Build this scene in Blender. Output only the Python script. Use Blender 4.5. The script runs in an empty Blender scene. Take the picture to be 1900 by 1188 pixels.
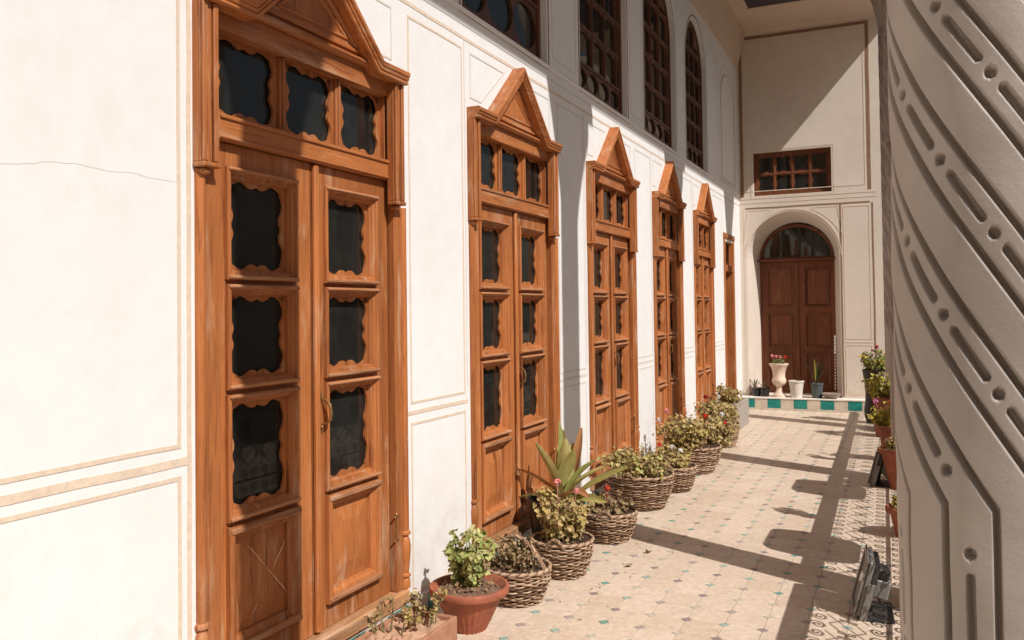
import bpy, math, random
import numpy as np
from mathutils import Vector, Matrix
from mathutils.geometry import tessellate_polygon
random.seed(7)
PI = math.pi
S = bpy.context.scene
COL = S.collection

# ------------------------------------------------------------------ camera, sky, sun, exposure
def setup_camera():
    cd = bpy.data.cameras.new('camera'); cam = bpy.data.objects.new('camera', cd); COL.objects.link(cam)
    th, pi_, ro = math.radians(24.626), math.radians(1.2823), math.radians(-0.7131)
    F = Vector((-math.sin(th)*math.cos(pi_), math.cos(th)*math.cos(pi_), math.sin(pi_)))
    R = Vector((math.cos(th), math.sin(th), 0)); U = R.cross(F)
    R2 = R*math.cos(ro) + U*math.sin(ro); U2 = U*math.cos(ro) - R*math.sin(ro)
    m = Matrix((R2, U2, -F)).transposed().to_4x4(); m.translation = (2.4204, 0, 1.65)
    cam.matrix_world = m
    cd.sensor_width = 36; cd.lens = 1577.96/1900*36; cd.shift_x = .57/1900; cd.shift_y = -53.8/1900; cd.clip_start = 0.02; cd.clip_end = 2000
    S.camera = cam
setup_camera()
SUN = Vector((1, -0.475, 1.14)).normalized()
world = bpy.data.worlds.new("World"); S.world = world; world.use_nodes = True
wn = world.node_tree; sky = wn.nodes.new('ShaderNodeTexSky'); sky.sky_type = 'NISHITA'; sky.sun_disc = False
sky.sun_elevation = math.asin(SUN.z); sky.sun_rotation = math.atan2(SUN.x, SUN.y)
sky.air_density = 1.0; sky.dust_density = 2.5; sky.ozone_density = 0.6
wn.links.new(sky.outputs[0], wn.nodes['Background'].inputs[0]); wn.nodes['Background'].inputs[1].default_value = 0.06
sl = bpy.data.lights.new('sun', 'SUN'); sl.energy = 4.5; sl.angle = math.radians(0.5); sl.color = (1.0, 0.965, 0.94)
so = bpy.data.objects.new('sun', sl); COL.objects.link(so); so.rotation_euler = SUN.to_track_quat('Z', 'Y').to_euler()
S.view_settings.view_transform = 'Standard'; S.view_settings.look = 'None'
S.view_settings.gamma = 1; S.view_settings.use_curve_mapping = False; S.view_settings.exposure = 0.09

# ------------------------------------------------------------------ materials
def nodes_of(name):
    m = bpy.data.materials.new(name); m.use_nodes = True
    nt = m.node_tree; return m, nt, nt.nodes['Principled BSDF']
def N(nt, t, **kw):
    n = nt.nodes.new(t)
    for k, v in kw.items(): setattr(n, k, v)
    return n
def ramp(nt, fac, stops):
    r = N(nt, 'ShaderNodeValToRGB'); nt.links.new(fac, r.inputs[0]); e = r.color_ramp.elements
    while len(e) < len(stops): e.new(0.5)
    for el, (p, c) in zip(e, stops): el.position = p; el.color = (*c, 1)
    return r.outputs[0]
def noise(nt, scale, vec=None, detail=4, rough=.55, dist=0):
    n = N(nt, 'ShaderNodeTexNoise'); n.inputs['Scale'].default_value = scale; n.inputs['Detail'].default_value = detail
    n.inputs['Roughness'].default_value = rough; n.inputs['Distortion'].default_value = dist
    if vec is not None: nt.links.new(vec, n.inputs['Vector'])
    return n.outputs['Fac']
def mixc(nt, fac, a, b, mode='MIX'):
    n = N(nt, 'ShaderNodeMix', data_type='RGBA', blend_type=mode)
    for s, v in ((n.inputs[0], fac), (n.inputs[6], a), (n.inputs[7], b)):
        if isinstance(v, (int, float)): s.default_value = v
        elif isinstance(v, tuple): s.default_value = (*v, 1)
        else: nt.links.new(v, s)
    return n.outputs[2]
def coords(nt, scale=(1, 1, 1), shift=True):
    tc = N(nt, 'ShaderNodeTexCoord'); mp = N(nt, 'ShaderNodeMapping'); mp.inputs['Scale'].default_value = scale
    if shift:
        oi = N(nt, 'ShaderNodeObjectInfo'); va = N(nt, 'ShaderNodeVectorMath', operation='ADD')
        ml = N(nt, 'ShaderNodeMath', operation='MULTIPLY'); ml.inputs[1].default_value = 37.0
        nt.links.new(oi.outputs['Random'], ml.inputs[0])
        nt.links.new(tc.outputs['Object'], va.inputs[0]); nt.links.new(ml.outputs[0], va.inputs[1])
        nt.links.new(va.outputs[0], mp.inputs['Vector'])
    else: nt.links.new(tc.outputs['Object'], mp.inputs['Vector'])
    return mp.outputs[0]
def bump(nt, b, h, strength=.3, dist=.01):
    n = N(nt, 'ShaderNodeBump'); n.inputs['Strength'].default_value = strength; n.inputs['Distance'].default_value = dist
    nt.links.new(h, n.inputs['Height']); nt.links.new(n.outputs[0], b.inputs['Normal'])

def wood(name, axis, dark, mid, light, pale=(.52, .33, .20), rough=.5, palefac=.62):
    m, nt, b = nodes_of(name)
    sc = [22, 22, 22]; sc[axis] = 1.3
    v = coords(nt, tuple(sc))
    g = noise(nt, 1.6, v, 6, .62, .6)
    base = ramp(nt, g, [(.30, dark), (.44, mid), (.58, mid), (.72, light)])
    sc2 = [70, 70, 70]; sc2[axis] = 3.0
    f = noise(nt, 2.0, coords(nt, tuple(sc2)), 4, .7)
    base = mixc(nt, .55, base, ramp(nt, f, [(.32, (.45, .39, .34)), (.47, (1, 1, 1))]), 'MULTIPLY')
    ob = N(nt, 'ShaderNodeObjectInfo'); base = mixc(nt, 1.0, base, ramp(nt, ob.outputs['Random'], [(0, (.80, .78, .76)), (1, (1.10, 1.08, 1.06))]), 'MULTIPLY')
    sc4 = [16, 16, 16]; sc4[axis] = .55
    base = mixc(nt, .8, base, ramp(nt, noise(nt, 1.5, coords(nt, tuple(sc4)), 5, .7, .3), [(.33, (.60, .52, .46)), (.45, (1, 1, 1)), (.66, (1.10, 1.08, 1.06))]), 'MULTIPLY')
    big = noise(nt, 1.7, coords(nt, (1, 1, 1)), 3, .6)
    base = mixc(nt, .6, base, ramp(nt, big, [(.3, (.68, .62, .58)), (.6, (1.08, 1.06, 1.04))]), 'MULTIPLY')
    sc3 = [9, 9, 9]; sc3[axis] = 1.4
    w = noise(nt, 1.3, coords(nt, tuple(sc3)), 7, .7, .4)
    sz = N(nt, 'ShaderNodeSeparateXYZ'); nt.links.new(coords(nt, (1, 1, 1), False), sz.inputs[0])
    mr = N(nt, 'ShaderNodeMapRange'); mr.inputs[1].default_value = .15; mr.inputs[2].default_value = 1.1; mr.inputs[3].default_value = .035; mr.inputs[4].default_value = 0
    nt.links.new(sz.outputs[2], mr.inputs[0]); ad = N(nt, 'ShaderNodeMath', operation='ADD'); nt.links.new(mr.outputs[0], ad.inputs[0]); nt.links.new(w, ad.inputs[1]); w = ad.outputs[0]
    wf = ramp(nt, w, [(.55, (0, 0, 0)), (.68, (palefac,)*3)])
    base = mixc(nt, wf, base, pale)
    nt.links.new(base, b.inputs['Base Color']); b.inputs['Roughness'].default_value = rough
    b.inputs['Specular IOR Level'].default_value = .35
    bump(nt, b, f, .28, .003)
    return m
OD, OM, OL = (.21, .064, .018), (.42, .150, .046), (.53, .22, .078)
M = {}
M['wood_v'] = wood('orange_wood_vertical', 2, OD, OM, OL)
M['wood_h'] = wood('orange_wood_horizontal', 1, OD, OM, OL)
M['wood_x'] = wood('red_brown_door_wood', 2, (.10, .032, .012), (.185, .060, .023), (.25, .085, .032), palefac=.15)
M['weathered'] = wood('dusty_weathered_wood', 1, (.22, .095, .045), (.40, .185, .085), (.50, .28, .15), palefac=.7, rough=.75)
M['sill'] = wood('worn_sill_wood', 1, (.24, .11, .05), (.42, .22, .10), (.52, .31, .16), palefac=.8, rough=.8)
M['dark_wood'] = wood('dark_lattice_wood', 2, (.06, .024, .013), (.13, .052, .027), (.20, .085, .042), pale=(.2, .09, .04), palefac=.25)
def plaster(name, col, col2, fine=.12, rough=.85, dirt=0):
    m, nt, b = nodes_of(name)
    v = coords(nt, (1, 1, 1), False)
    a = noise(nt, .9, v, 5, .6); c = noise(nt, 7, v, 5, .65)
    base = ramp(nt, a, [(.3, col2), (.65, col)])
    base = mixc(nt, .35, base, ramp(nt, c, [(.3, (.86, .84, .81)), (.6, (1, 1, 1))]), 'MULTIPLY')
    if dirt:   # splash dirt above the plinth, streaky stains lower down
        sx = N(nt, 'ShaderNodeSeparateXYZ'); nt.links.new(v, sx.inputs[0])
        mr = N(nt, 'ShaderNodeMapRange'); mr.inputs[1].default_value = .10; mr.inputs[2].default_value = .75; mr.inputs[3].default_value = .30; mr.inputs[4].default_value = 0
        nt.links.new(sx.outputs[2], mr.inputs[0]); ad = N(nt, 'ShaderNodeMath', operation='ADD'); nt.links.new(mr.outputs[0], ad.inputs[0]); nt.links.new(noise(nt, 5, v, 7, .72), ad.inputs[1])
        base = mixc(nt, ramp(nt, ad.outputs[0], [(.60, (0, 0, 0)), (.85, (dirt,)*3)]), base, (.50, .41, .31))
        st = noise(nt, 2.4, coords(nt, (1, 1.6, .5), False), 6, .7)
        base = mixc(nt, ramp(nt, st, [(.52, (0, 0, 0)), (.75, (.22,)*3)]), base, (.66, .59, .50))
    nt.links.new(base, b.inputs['Base Color']); b.inputs['Roughness'].default_value = rough
    h = noise(nt, 26, v, 8, .72); bump(nt, b, h, fine, .01)
    return m
M['plaster'] = plaster('white_plaster', (.79, .775, .755), (.755, .73, .70), dirt=.35)
M['plaster_warm'] = plaster('cream_plaster', (.70, .61, .515), (.63, .54, .45), dirt=.6)
M['ceiling'] = plaster('ceiling_plaster', (.66, .52, .40), (.58, .45, .34))
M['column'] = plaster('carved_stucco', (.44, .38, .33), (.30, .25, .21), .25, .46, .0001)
M['pier'] = plaster('pier_stucco', (.50, .40, .31), (.42, .33, .25), .3)
M['ground'] = plaster('courtyard_paving', (.40, .335, .27), (.33, .27, .215), .2)
def flat(name, col, rough=.6, metal=0, nscale=0, amt=.25, bumpamt=0):
    m, nt, b = nodes_of(name)
    b.inputs['Base Color'].default_value = (*col, 1); b.inputs['Roughness'].default_value = rough; b.inputs['Metallic'].default_value = metal
    if nscale:
        n = noise(nt, nscale, coords(nt), 6, .65)
        lo = 1-amt
        nt.links.new(mixc(nt, 1.0, col, ramp(nt, n, [(.32, (lo, lo, lo)), (.68, (1+amt*.4,)*3)]), 'MULTIPLY'), b.inputs['Base Color'])
        if bumpamt: bump(nt, b, n, bumpamt, .008)
    return m
M['line'] = flat('tan_paint_line', (.69, .56, .43), .85, 0, 30, .15)
M['line_grey'] = flat('faint_grey_paint_line', (.66, .61, .55), .85)
M['line_brown'] = flat('brown_paint_line', (.26, .15, .085), .8, 0, 20, .2)
M['crack'] = flat('crack_shadow', (.66, .59, .52), .9)
M['teal'] = flat('teal_glazed_tile', (.012, .235, .20), .18, 0, 9, .35)
M['cream_tile'] = flat('cream_glazed_tile', (.58, .50, .40), .35, 0, 9, .2)
M['iron'] = flat('black_iron', (.03, .028, .026), .5, .3)
M['brass'] = flat('aged_brass', (.42, .24, .10), .4, .8, 40, .4)
M['grey_metal'] = flat('grey_painted_metal', (.23, .21, .19), .42, .2, 30, .2)
M['dark_metal'] = flat('dark_heat_sink', (.055, .05, .047), .5, .2, 30, .2)
M['lamp_glass'] = flat('lamp_front_glass', (.12, .12, .12), .1)
M['terracotta'] = flat('terracotta', (.36, .105, .050), .7, 0, 14, .35, .15)
M['terracotta_dark'] = flat('dark_red_terracotta', (.24, .065, .035), .7, 0, 14, .35, .15)
M['terracotta_pale'] = flat('pale_clay', (.46, .27, .165), .85, 0, 11, .35, .3)
M['clay'] = flat('worn_orange_clay', (.40, .19, .105), .85, 0, 11, .35, .3)
M['black_plastic'] = flat('black_plastic', (.010, .009, .009), .35)
M['grey_plastic'] = flat('blue_grey_plastic', (.07, .085, .088), .45, 0, 8, .2)
M['white_pot'] = flat('off_white_pot', (.66, .60, .52), .6, 0, 8, .2)
M['urn'] = flat('chalky_pink_stone', (.72, .55, .43), .8, 0, 10, .2, .2)
M['concrete'] = flat('rough_grey_concrete', (.36, .31, .26), .9, 0, 16, .35, .5)
M['shell'] = flat('grey_stone_dish', (.30, .24, .19), .5, 0, 18, .3)
M['dark_vase'] = flat('dark_brown_glaze', (.018, .009, .008), .38, 0, 12, .4)
M['soil'] = flat('dry_soil', (.22, .125, .075), .95, 0, 45, .6, .9)
M['dry'] = flat('dry_stalk', (.30, .19, .095), .9, 0, 40, .4)
M['stem'] = flat('green_stem', (.20, .19, .07), .7, 0, 30, .4)
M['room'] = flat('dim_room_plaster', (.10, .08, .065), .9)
M['white_band'] = flat('white_band', (.75, .70, .62), .5)
M['dark_paint'] = flat('dark_ceiling_panel', (.05, .035, .045), .7, 0, 12, .5)
def tinted(name, attr_gain=1.0, rough=.7, transl=0.0, bmp=0):
    m, nt, b = nodes_of(name)
    at = N(nt, 'ShaderNodeAttribute', attribute_name='tint')
    b.inputs['Roughness'].default_value = rough
    n = noise(nt, 30, coords(nt), 4, .6)
    c = mixc(nt, 1.0, at.outputs['Color'], ramp(nt, n, [(.3, (.82, .80, .77)), (.65, (1.05, 1.05, 1.05))]), 'MULTIPLY')
    nt.links.new(c, b.inputs['Base Color'])
    b.inputs['Specular IOR Level'].default_value = .3
    if bmp: bump(nt, b, n, bmp, .003)
    if transl:
        tr = N(nt, 'ShaderNodeBsdfTranslucent'); mx = N(nt, 'ShaderNodeMixShader'); mx.inputs[0].default_value = transl
        nt.links.new(c, tr.inputs[0]); nt.links.new(b.outputs[0], mx.inputs[1]); nt.links.new(tr.outputs[0], mx.inputs[2])
        nt.links.new(mx.outputs[0], nt.nodes['Material Output'].inputs[0])
    return m
M['tile'] = tinted('cream_floor_tile', rough=.42, bmp=.12)
M['leaf'] = tinted('leaf', rough=.55, transl=.28)
M['petal'] = tinted('petal', rough=.6, transl=.25)
M['wicker'] = tinted('brown_wicker', rough=.75, bmp=.4)
def glass(name='window_glass', tint=(.56, .56, .53), dust=.13):
    m = bpy.data.materials.new(name); m.use_nodes = True; nt = m.node_tree; nt.nodes.clear()
    o = N(nt, 'ShaderNodeOutputMaterial'); tr = N(nt, 'ShaderNodeBsdfTransparent'); tr.inputs[0].default_value = (*tint, 1)
    gl = N(nt, 'ShaderNodeBsdfGlossy'); gl.inputs['Roughness'].default_value = .03; gl.inputs[0].default_value = (.64, .60, .52, 1)
    df = N(nt, 'ShaderNodeBsdfDiffuse'); df.inputs[0].default_value = (.20, .19, .165, 1)
    du = noise(nt, 14, coords(nt), 6, .7); dr = ramp(nt, du, [(.25, (dust*.35,)*3), (.75, (dust,)*3)])
    fr = N(nt, 'ShaderNodeFresnel'); fr.inputs[0].default_value = 1.52
    m1 = N(nt, 'ShaderNodeMixShader'); m2 = N(nt, 'ShaderNodeMixShader')
    nt.links.new(dr, m1.inputs[0]); nt.links.new(tr.outputs[0], m1.inputs[1]); nt.links.new(df.outputs[0], m1.inputs[2])
    bo = N(nt, 'ShaderNodeMath', operation='MULTIPLY_ADD'); bo.inputs[1].default_value = 1.0; bo.inputs[2].default_value = .012; nt.links.new(fr.outputs[0], bo.inputs[0]); nt.links.new(bo.outputs[0], m2.inputs[0]); nt.links.new(m1.outputs[0], m2.inputs[1]); nt.links.new(gl.outputs[0], m2.inputs[2])
    nt.links.new(m2.outputs[0], o.inputs[0])
    return m
M['glass'] = glass()
M['glass_clear'] = glass('clear_window_glass', (.80, .80, .76), .16)
M['curtain'] = flat('charcoal_curtain_cloth', (.050, .046, .042), .9, 0, 6, .5)
M['curtain_mid'] = flat('taupe_curtain_cloth', (.17, .15, .125), .9, 0, 6, .4)
M['curtain_pale'] = flat('grey_curtain_cloth', (.42, .38, .32), .9, 0, 5, .4)
M['fold_red'] = flat('red_cloth', (.30, .03, .015), .8)
M['steel'] = flat('cream_enamelled_tube', (.75, .70, .62), .35)

# ------------------------------------------------------------------ mesh builder
class MB:
    def __init__(s): s.v = []; s.f = []; s.mi = []; s.t = []; s.tint = (1, 1, 1); s.m = 0
    def add(s, vs, fs):
        o = len(s.v); s.v += [tuple(v) for v in vs]
        for f in fs: s.f.append([i+o for i in f]); s.mi.append(s.m); s.t.append(s.tint)
        return s
    def box(s, x0, x1, y0, y1, z0, z1, b=0):
        if b <= 0:
            vs = [(x, y, z) for x in (x0, x1) for y in (y0, y1) for z in (z0, z1)]
            return s.add(vs, [(0, 1, 3, 2), (4, 6, 7, 5), (0, 4, 5, 1), (2, 3, 7, 6), (0, 2, 6, 4), (1, 5, 7, 3)])
        lo = (x0, y0, z0); hi = (x1, y1, z1); vs = []; idx = {}
        for cx in (0, 1):
            for cy in (0, 1):
                for cz in (0, 1):
                    c = (cx, cy, cz)
                    for a in range(3):
                        p = [(hi[k] if c[k] else lo[k]) for k in range(3)]
                        for k in range(3):
                            if k != a: p[k] += -b if c[k] else b
                        idx[(c, a)] = len(vs); vs.append(p)
        fs = []
        for a in range(3):
            k, l = [q for q in range(3) if q != a]
            for ca in (0, 1):
                f = []
                for (u, w) in ((0, 0), (1, 0), (1, 1), (0, 1)):
                    c = [0, 0, 0]; c[a] = ca; c[k] = u; c[l] = w; f.append(idx[(tuple(c), a)])
                fs.append(f)
        for a in range(3):
            k, l = [q for q in range(3) if q != a]
            for u in (0, 1):
                for w in (0, 1):
                    c0 = [0, 0, 0]; c1 = [0, 0, 0]; c0[k] = c1[k] = u; c0[l] = c1[l] = w; c1[a] = 1
                    fs.append([idx[(tuple(c0), k)], idx[(tuple(c1), k)], idx[(tuple(c1), l)], idx[(tuple(c0), l)]])
        for c in [(i, j, k) for i in (0, 1) for j in (0, 1) for k in (0, 1)]: fs.append([idx[(c, a)] for a in range(3)])
        return s.add(vs, fs)
    def plate(s, outer, holes, d0, d1, mp):
        """flat plate with holes; mp(u, v, d) -> xyz; d1 is the front"""
        polys = [outer]+list(holes); flatp = [p for q in polys for p in q]
        tris = tessellate_polygon([[Vector((p[0], p[1], 0)) for p in q] for q in polys])
        n = len(flatp)
        vs = [mp(p[0], p[1], d1) for p in flatp]+[mp(p[0], p[1], d0) for p in flatp]
        fs = [tuple(t) for t in tris]+[tuple(i+n for i in reversed(t)) for t in tris]
        o = 0
        for q in polys:
            k = len(q)
            for i in range(k): j = (i+1) % k; fs.append((o+i, o+j, n+o+j, n+o+i))
            o += k
        return s.add(vs, fs)
    def ring(s, u0, v0, u1, v1, prof, mp):
        """mitred rectangular moulding; prof = [(inset, depth)...]"""
        vs = []; fs = []
        for (i, d) in prof:
            vs += [mp(u0+i, v0+i, d), mp(u1-i, v0+i, d), mp(u1-i, v1-i, d), mp(u0+i, v1-i, d)]
        for k in range(len(prof)-1):
            for c in range(4):
                a = k*4+c; b = k*4+(c+1) % 4; fs.append((a, b, b+4, a+4))
        return s.add(vs, fs)
    def sweep(s, path, prof, mp, closed=False):
        """prof=[(offset to the left of the path, depth)] along an open 2D path with mitred corners"""
        P = [Vector(p) for p in path]; n = len(P); rows = []
        for i in range(n):
            a = (P[i]-P[i-1]).normalized() if (i > 0 or closed) else (P[1]-P[0]).normalized()
            b = (P[(i+1) % n]-P[i]).normalized() if (i < n-1 or closed) else a
            na = Vector((-a.y, a.x)); nb = Vector((-b.y, b.x)); mn = (na+nb)
            mn = mn/max(.25, mn.dot(na)) if mn.length > 1e-6 else na
            rows.append([mp(*(P[i]+mn*o), d) for (o, d) in prof])
        k = len(prof); vs = [v for r in rows for v in r]; fs = []
        for i in range(n if closed else n-1):
            for j in range(k-1):
                a = i*k+j; b = ((i+1) % n)*k+j; fs.append((a, b, b+1, a+1))
        if not closed: fs += [tuple(range(k)), tuple(range((n-1)*k, n*k))]
        return s.add(vs, fs)
    def tube(s, path, r, n=6, caps=True):
        P = [Vector(p) for p in path]; rs = r if isinstance(r, (list, tuple)) else [r]*len(P); vs = []; fs = []
        up = Vector((0, 0, 1)); prev = None
        for i, p in enumerate(P):
            t = (P[min(i+1, len(P)-1)]-P[max(i-1, 0)]).normalized()
            if prev is None:
                a = t.cross(up)
                if a.length < 1e-3: a = t.cross(Vector((1, 0, 0)))
                a.normalize()
            else:
                a = prev-t*prev.dot(t)
                a = a.normalized() if a.length > 1e-6 else t.cross(up).normalized()
            prev = a; b = t.cross(a)
            for k in range(n):
                an = 2*PI*k/n; vs.append(p+(a*math.cos(an)+b*math.sin(an))*rs[i])
        for i in range(len(P)-1):
            for k in range(n): fs.append((i*n+k, i*n+(k+1) % n, (i+1)*n+(k+1) % n, (i+1)*n+k))
        if caps: fs += [tuple(range(n))[::-1], tuple(range((len(P)-1)*n, len(P)*n))]
        return s.add(vs, fs)
    def lathe(s, prof, n=32, c=(0, 0, 0), flute=None, sq=None):
        vs = []; fs = []
        for (r, z) in prof:
            for k in range(n):
                an = 2*PI*k/n; rr = r*(1+(flute(an, z) if flute else 0))
                x, y = math.cos(an)*rr, math.sin(an)*rr
                if sq: x *= sq[0]; y *= sq[1]
                vs.append((c[0]+x, c[1]+y, c[2]+z))
        for i in range(len(prof)-1):
            for k in range(n): fs.append((i*n+k, i*n+(k+1) % n, (i+1)*n+(k+1) % n, (i+1)*n+k))
        if prof[0][0] > 1e-4: fs.append(tuple(range(n))[::-1])
        if prof[-1][0] > 1e-4: fs.append(tuple(range((len(prof)-1)*n, len(prof)*n)))
        return s.add(vs, fs)
    def mesh(s, name, mats, smooth=False, tint=False):
        me = bpy.data.meshes.new(name); me.from_pydata(s.v, [], s.f)
        if not isinstance(mats, (list, tuple)): mats = [mats]
        for m in mats: me.materials.append(m)
        if len(mats) > 1: me.polygons.foreach_set('material_index', s.mi)
        if smooth:
            me.polygons.foreach_set('use_smooth', [True]*len(me.polygons))
            try: me.set_sharp_from_angle(angle=math.radians(42 if smooth is True else smooth))
            except Exception: pass
        if tint:
            ca = me.color_attributes.new('tint', 'FLOAT_COLOR', 'CORNER')
            arr = []
            for f, t in zip(s.f, s.t): arr += [t[0], t[1], t[2], 1.0]*len(f)
            ca.data.foreach_set('color', arr)
        me.update(); return me
    def build(s, name, mats, parent=None, smooth=False, tint=False, loc=None):
        return link(name, s.mesh(name, mats, smooth, tint), parent, loc)
def link(name, me, parent=None, loc=None):
    o = bpy.data.objects.new(name, me); COL.objects.link(o)
    if parent is not None: o.parent = parent
    if loc is not None: o.location = loc
    return o
def thing(name, loc, label, cat, group=None, mb=None, rz=0):
    o = bpy.data.objects.new(name, mb); COL.objects.link(o); o.location = loc; o.rotation_euler.z = rz; o['kind'] = 'thing'
    o['label'] = label; o['category'] = cat
    if group: o['group'] = group
    return o
def tag(o, label, cat, group=None):
    o['kind'] = 'thing'; o['label'] = label; o['category'] = cat
    if group: o['group'] = group
    return o
def struct(o): o['kind'] = 'structure'; return o
def copy_tree(o, parent=None):
    c = o.copy(); COL.objects.link(c); c.parent = parent
    for ch in list(o.children): copy_tree(ch, c)
    return c
mpL = lambda u, v, d: (d, u, v)                 # on a wall facing +X
WX = lambda yw: (lambda u, v, d: (u, yw-d, v))  # on a wall facing -Y at y = yw
rect = lambda a, b, c, d: [(a, b), (c, b), (c, d), (a, d)]

# ------------------------------------------------------------------ measured layout
DL = [2.405, 4.643, 6.82, 8.92, 10.90]           # left edges of the five gabled doorways
DW = [1.425, 1.40, 1.345, 1.25, 1.13]
D6 = (12.93, 13.79)
YE = 14.38                                      # end wall
WIN = [(4.60, 5.98), (6.72, 8.07), (8.71, 10.05), (10.63, 11.84)]
def XRf(y): return 2.585-.0165*(y-1.63)
CX = {1.63: 2.577, 5.20: 2.56, 8.72: 2.475, 12.28: 2.375}
XR = 2.585                                      # railing / column line

# ------------------------------------------------------------------ ground, floor, tiles
struct(MB().box(-60, 80, -60, 80, -.75, -.70).build('ground', M['ground']))
floor = struct(MB().box(-.02, 2.88, -4, YE-.27, -.70, -.004).build('floor', M['concrete']))
PX, PY = .196, .204; TX0, TY0 = .956-.196*5, 4.512-.204*42
def oct_tile(hw, hl, c, bev=.0025):
    def o(w, l, k): return [(-w+k, -l), (w-k, -l), (w, -l+k), (w, l-k), (w-k, l), (-w+k, l), (-w, l-k), (-w, -l+k)]
    a = o(hw, hl, c); b = o(hw-bev, hl-bev, c)
    vs = [(x, y, -.004) for x, y in a]+[(x, y, -.0012) for x, y in a]+[(x, y, 0) for x, y in b]
    fs = [tuple(range(16, 24))]+[(i, (i+1) % 8, 8+(i+1) % 8, 8+i) for i in range(8)]+[(8+i, 8+(i+1) % 8, 16+(i+1) % 8, 16+i) for i in range(8)]
    return vs, fs
def dia(c): return [(-c, 0, -.004), (0, -c, -.004), (c, 0, -.004), (0, c, -.004), (-c, 0, -.0004), (0, -c, -.0004), (c, 0, -.0004), (0, c, -.0004)], [(4, 5, 6, 7), (0, 1, 5, 4), (1, 2, 6, 5), (2, 3, 7, 6), (3, 0, 4, 7)]
TINTS = [(.66+d, .53+d*.95, .41+d*.9) for d in (-.03, -.018, -.008, 0, .008, .018, .026)]+[(.63, .49, .37)]
tv, tf = oct_tile(PX/2-.0013, PY/2-.0013, .030)
tile_me = []
for t in TINTS:
    b = MB(); b.tint = t; b.add(tv, tf); tile_me.append(b.mesh('tile', M['tile'], tint=True))
dv, df_ = dia(.0285)
DT = [(.16, .32, .27), (.32, .43, .36), (.29, .23, .22), (.40, .33, .30), (.52, .47, .38)]
dia_me = []
for t in DT:
    b = MB(); b.tint = t; b.add(dv, df_); dia_me.append(b.mesh('diamond_tile', M['tile'], tint=True))
rest = MB(); restd = MB(); nt_ = nd_ = 0
for j in range(0, 92):
    yc = TY0+PY*(j-19+.5+19)-0
    y = TY0+PY*(j+.5)
    if y < -4 or y > YE-.27-PY/2: continue
    for i in range(14):
        x = TX0+PX*(i+.5); near = 3.55 < y < 8.1
        if near and nt_ < 300 and x > .05:
            o = link('tile', random.choice(tile_me), floor, (x, y, random.uniform(-.0006, .0004)))
            o.rotation_euler.z = random.gauss(0, .004); nt_ += 1
        else:
            rest.tint = random.choice(TINTS); dz = random.uniform(-.0006, .0004)
            rest.add([(a+x, b+y, c+dz) for a, b, c in tv], tf)
        xd, yd = TX0+PX*(i+1), TY0+PY*(j+1)
        teal = ((i+j) % 2 == 0)
        pal = random.random()
        k = (1 if pal < .5 else 0) if teal else (3 if pal < .5 else 2)
        if random.random() < .22: k = 4
        if xd > 2.8: continue
        if near and nd_ < 300 and xd > .1:
            link('diamond_tile', dia_me[k], floor, (xd, yd, 0)); nd_ += 1
        else:
            restd.tint = DT[k]; restd.add([(a+xd, b+yd, c) for a, b, c in dv], df_)
o = rest.build('tiling', M['tile'], floor, tint=True); o['kind'] = 'stuff'
o = restd.build('diamond_tiling', M['tile'], floor, tint=True); o['kind'] = 'stuff'

# ------------------------------------------------------------------ left wall
def arch_pts(a, b, z0, zs, zt, n=14):
    """opening outline with a slightly pointed arch"""
    c = (a+b)/2; h = (b-a)/2; pts = [(a, z0), (b, z0)]
    for k in range(n+1):
        t = PI*k/n; x = math.cos(t); zz = (1-abs(x)**2.1)**.53
        pts.append((c+h*x, zs+(zt-zs)*zz))
    return pts
def door_hole(L, w): s = w/1.4; return rect(L+.03*s, .15, L+1.422*s, 2.86)
wall = MB()
holes = [door_hole(l, w) for l, w in zip(DL, DW)]+[rect(D6[0]+.03, .15, D6[1]-.03, 2.66)]
wins = [arch_pts(a, b, 3.52, 4.85, 5.47) for a, b in WIN]
extra = [(0.30, 1.65), (-1.9, -.55)]
wall.plate(rect(-4, 0, YE, 6.2), holes+wins+[arch_pts(a, b, 3.52, 4.85, 5.47) for a, b in extra[:0]], -.26, 0, mpL)
lw = wall.build('plaster_wall', M['plaster'])
tag(lw, 'long white plastered house wall with tan painted panel lines and wooden doors', 'wall')
# blind niche over the last door: shallow recess frame and arch line
def strip(path, w, mat, name, parent, d=.0025, closed=False, mp=mpL, kind=None):
    q = []; n_ = len(path); m_ = n_ if closed else n_-1     # hand-painted: the line wavers a little
    for i in range(m_):
        a_, c_ = Vector(path[i]), Vector(path[(i+1) % n_]); L_ = (c_-a_).length; k_ = max(1, int(L_/.22)); nr = Vector((-(c_-a_).y, (c_-a_).x)).normalized()
        q.append(tuple(a_))
        for j in range(1, k_): q.append(tuple(a_+(c_-a_)*(j/k_)+nr*random.gauss(0, min(.0016, w*.09))))
    if not closed: q.append(path[-1])
    path = q
    b = MB(); b.sweep(path, [(-w/2, 0.0002), (-w/2, d), (w/2, d), (w/2, 0.0002)], mp, closed)
    return b.build(name, mat, parent)
def frame_line(a, b, c, d, w, mat, parent, mp=mpL, name='painted_border'):
    return strip(rect(a, b, c, d), w, mat, name, parent, closed=True, mp=mp)
ln, lg, reveal_shade = M['line'], M['line_grey'], M['line_brown']
frame_line(-.2, 1.165, 2.335, 3.28, .016, ln, lw); frame_line(-.2, .14, 2.335, 1.048, .016, ln, lw)
strip([(-4, 1.107), (2.374, 1.107)], .030, ln, 'painted_band', lw)
strip([(2.385, .14), (2.385, 3.30)], .020, ln, 'painted_band', lw)
strip([(-4, 3.33), (YE, 3.33)], .020, ln, 'painted_band', lw)
strip([(-4, 3.415), (YE, 3.415)], .012, lg, 'painted_band', lw)
piers = []
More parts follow.
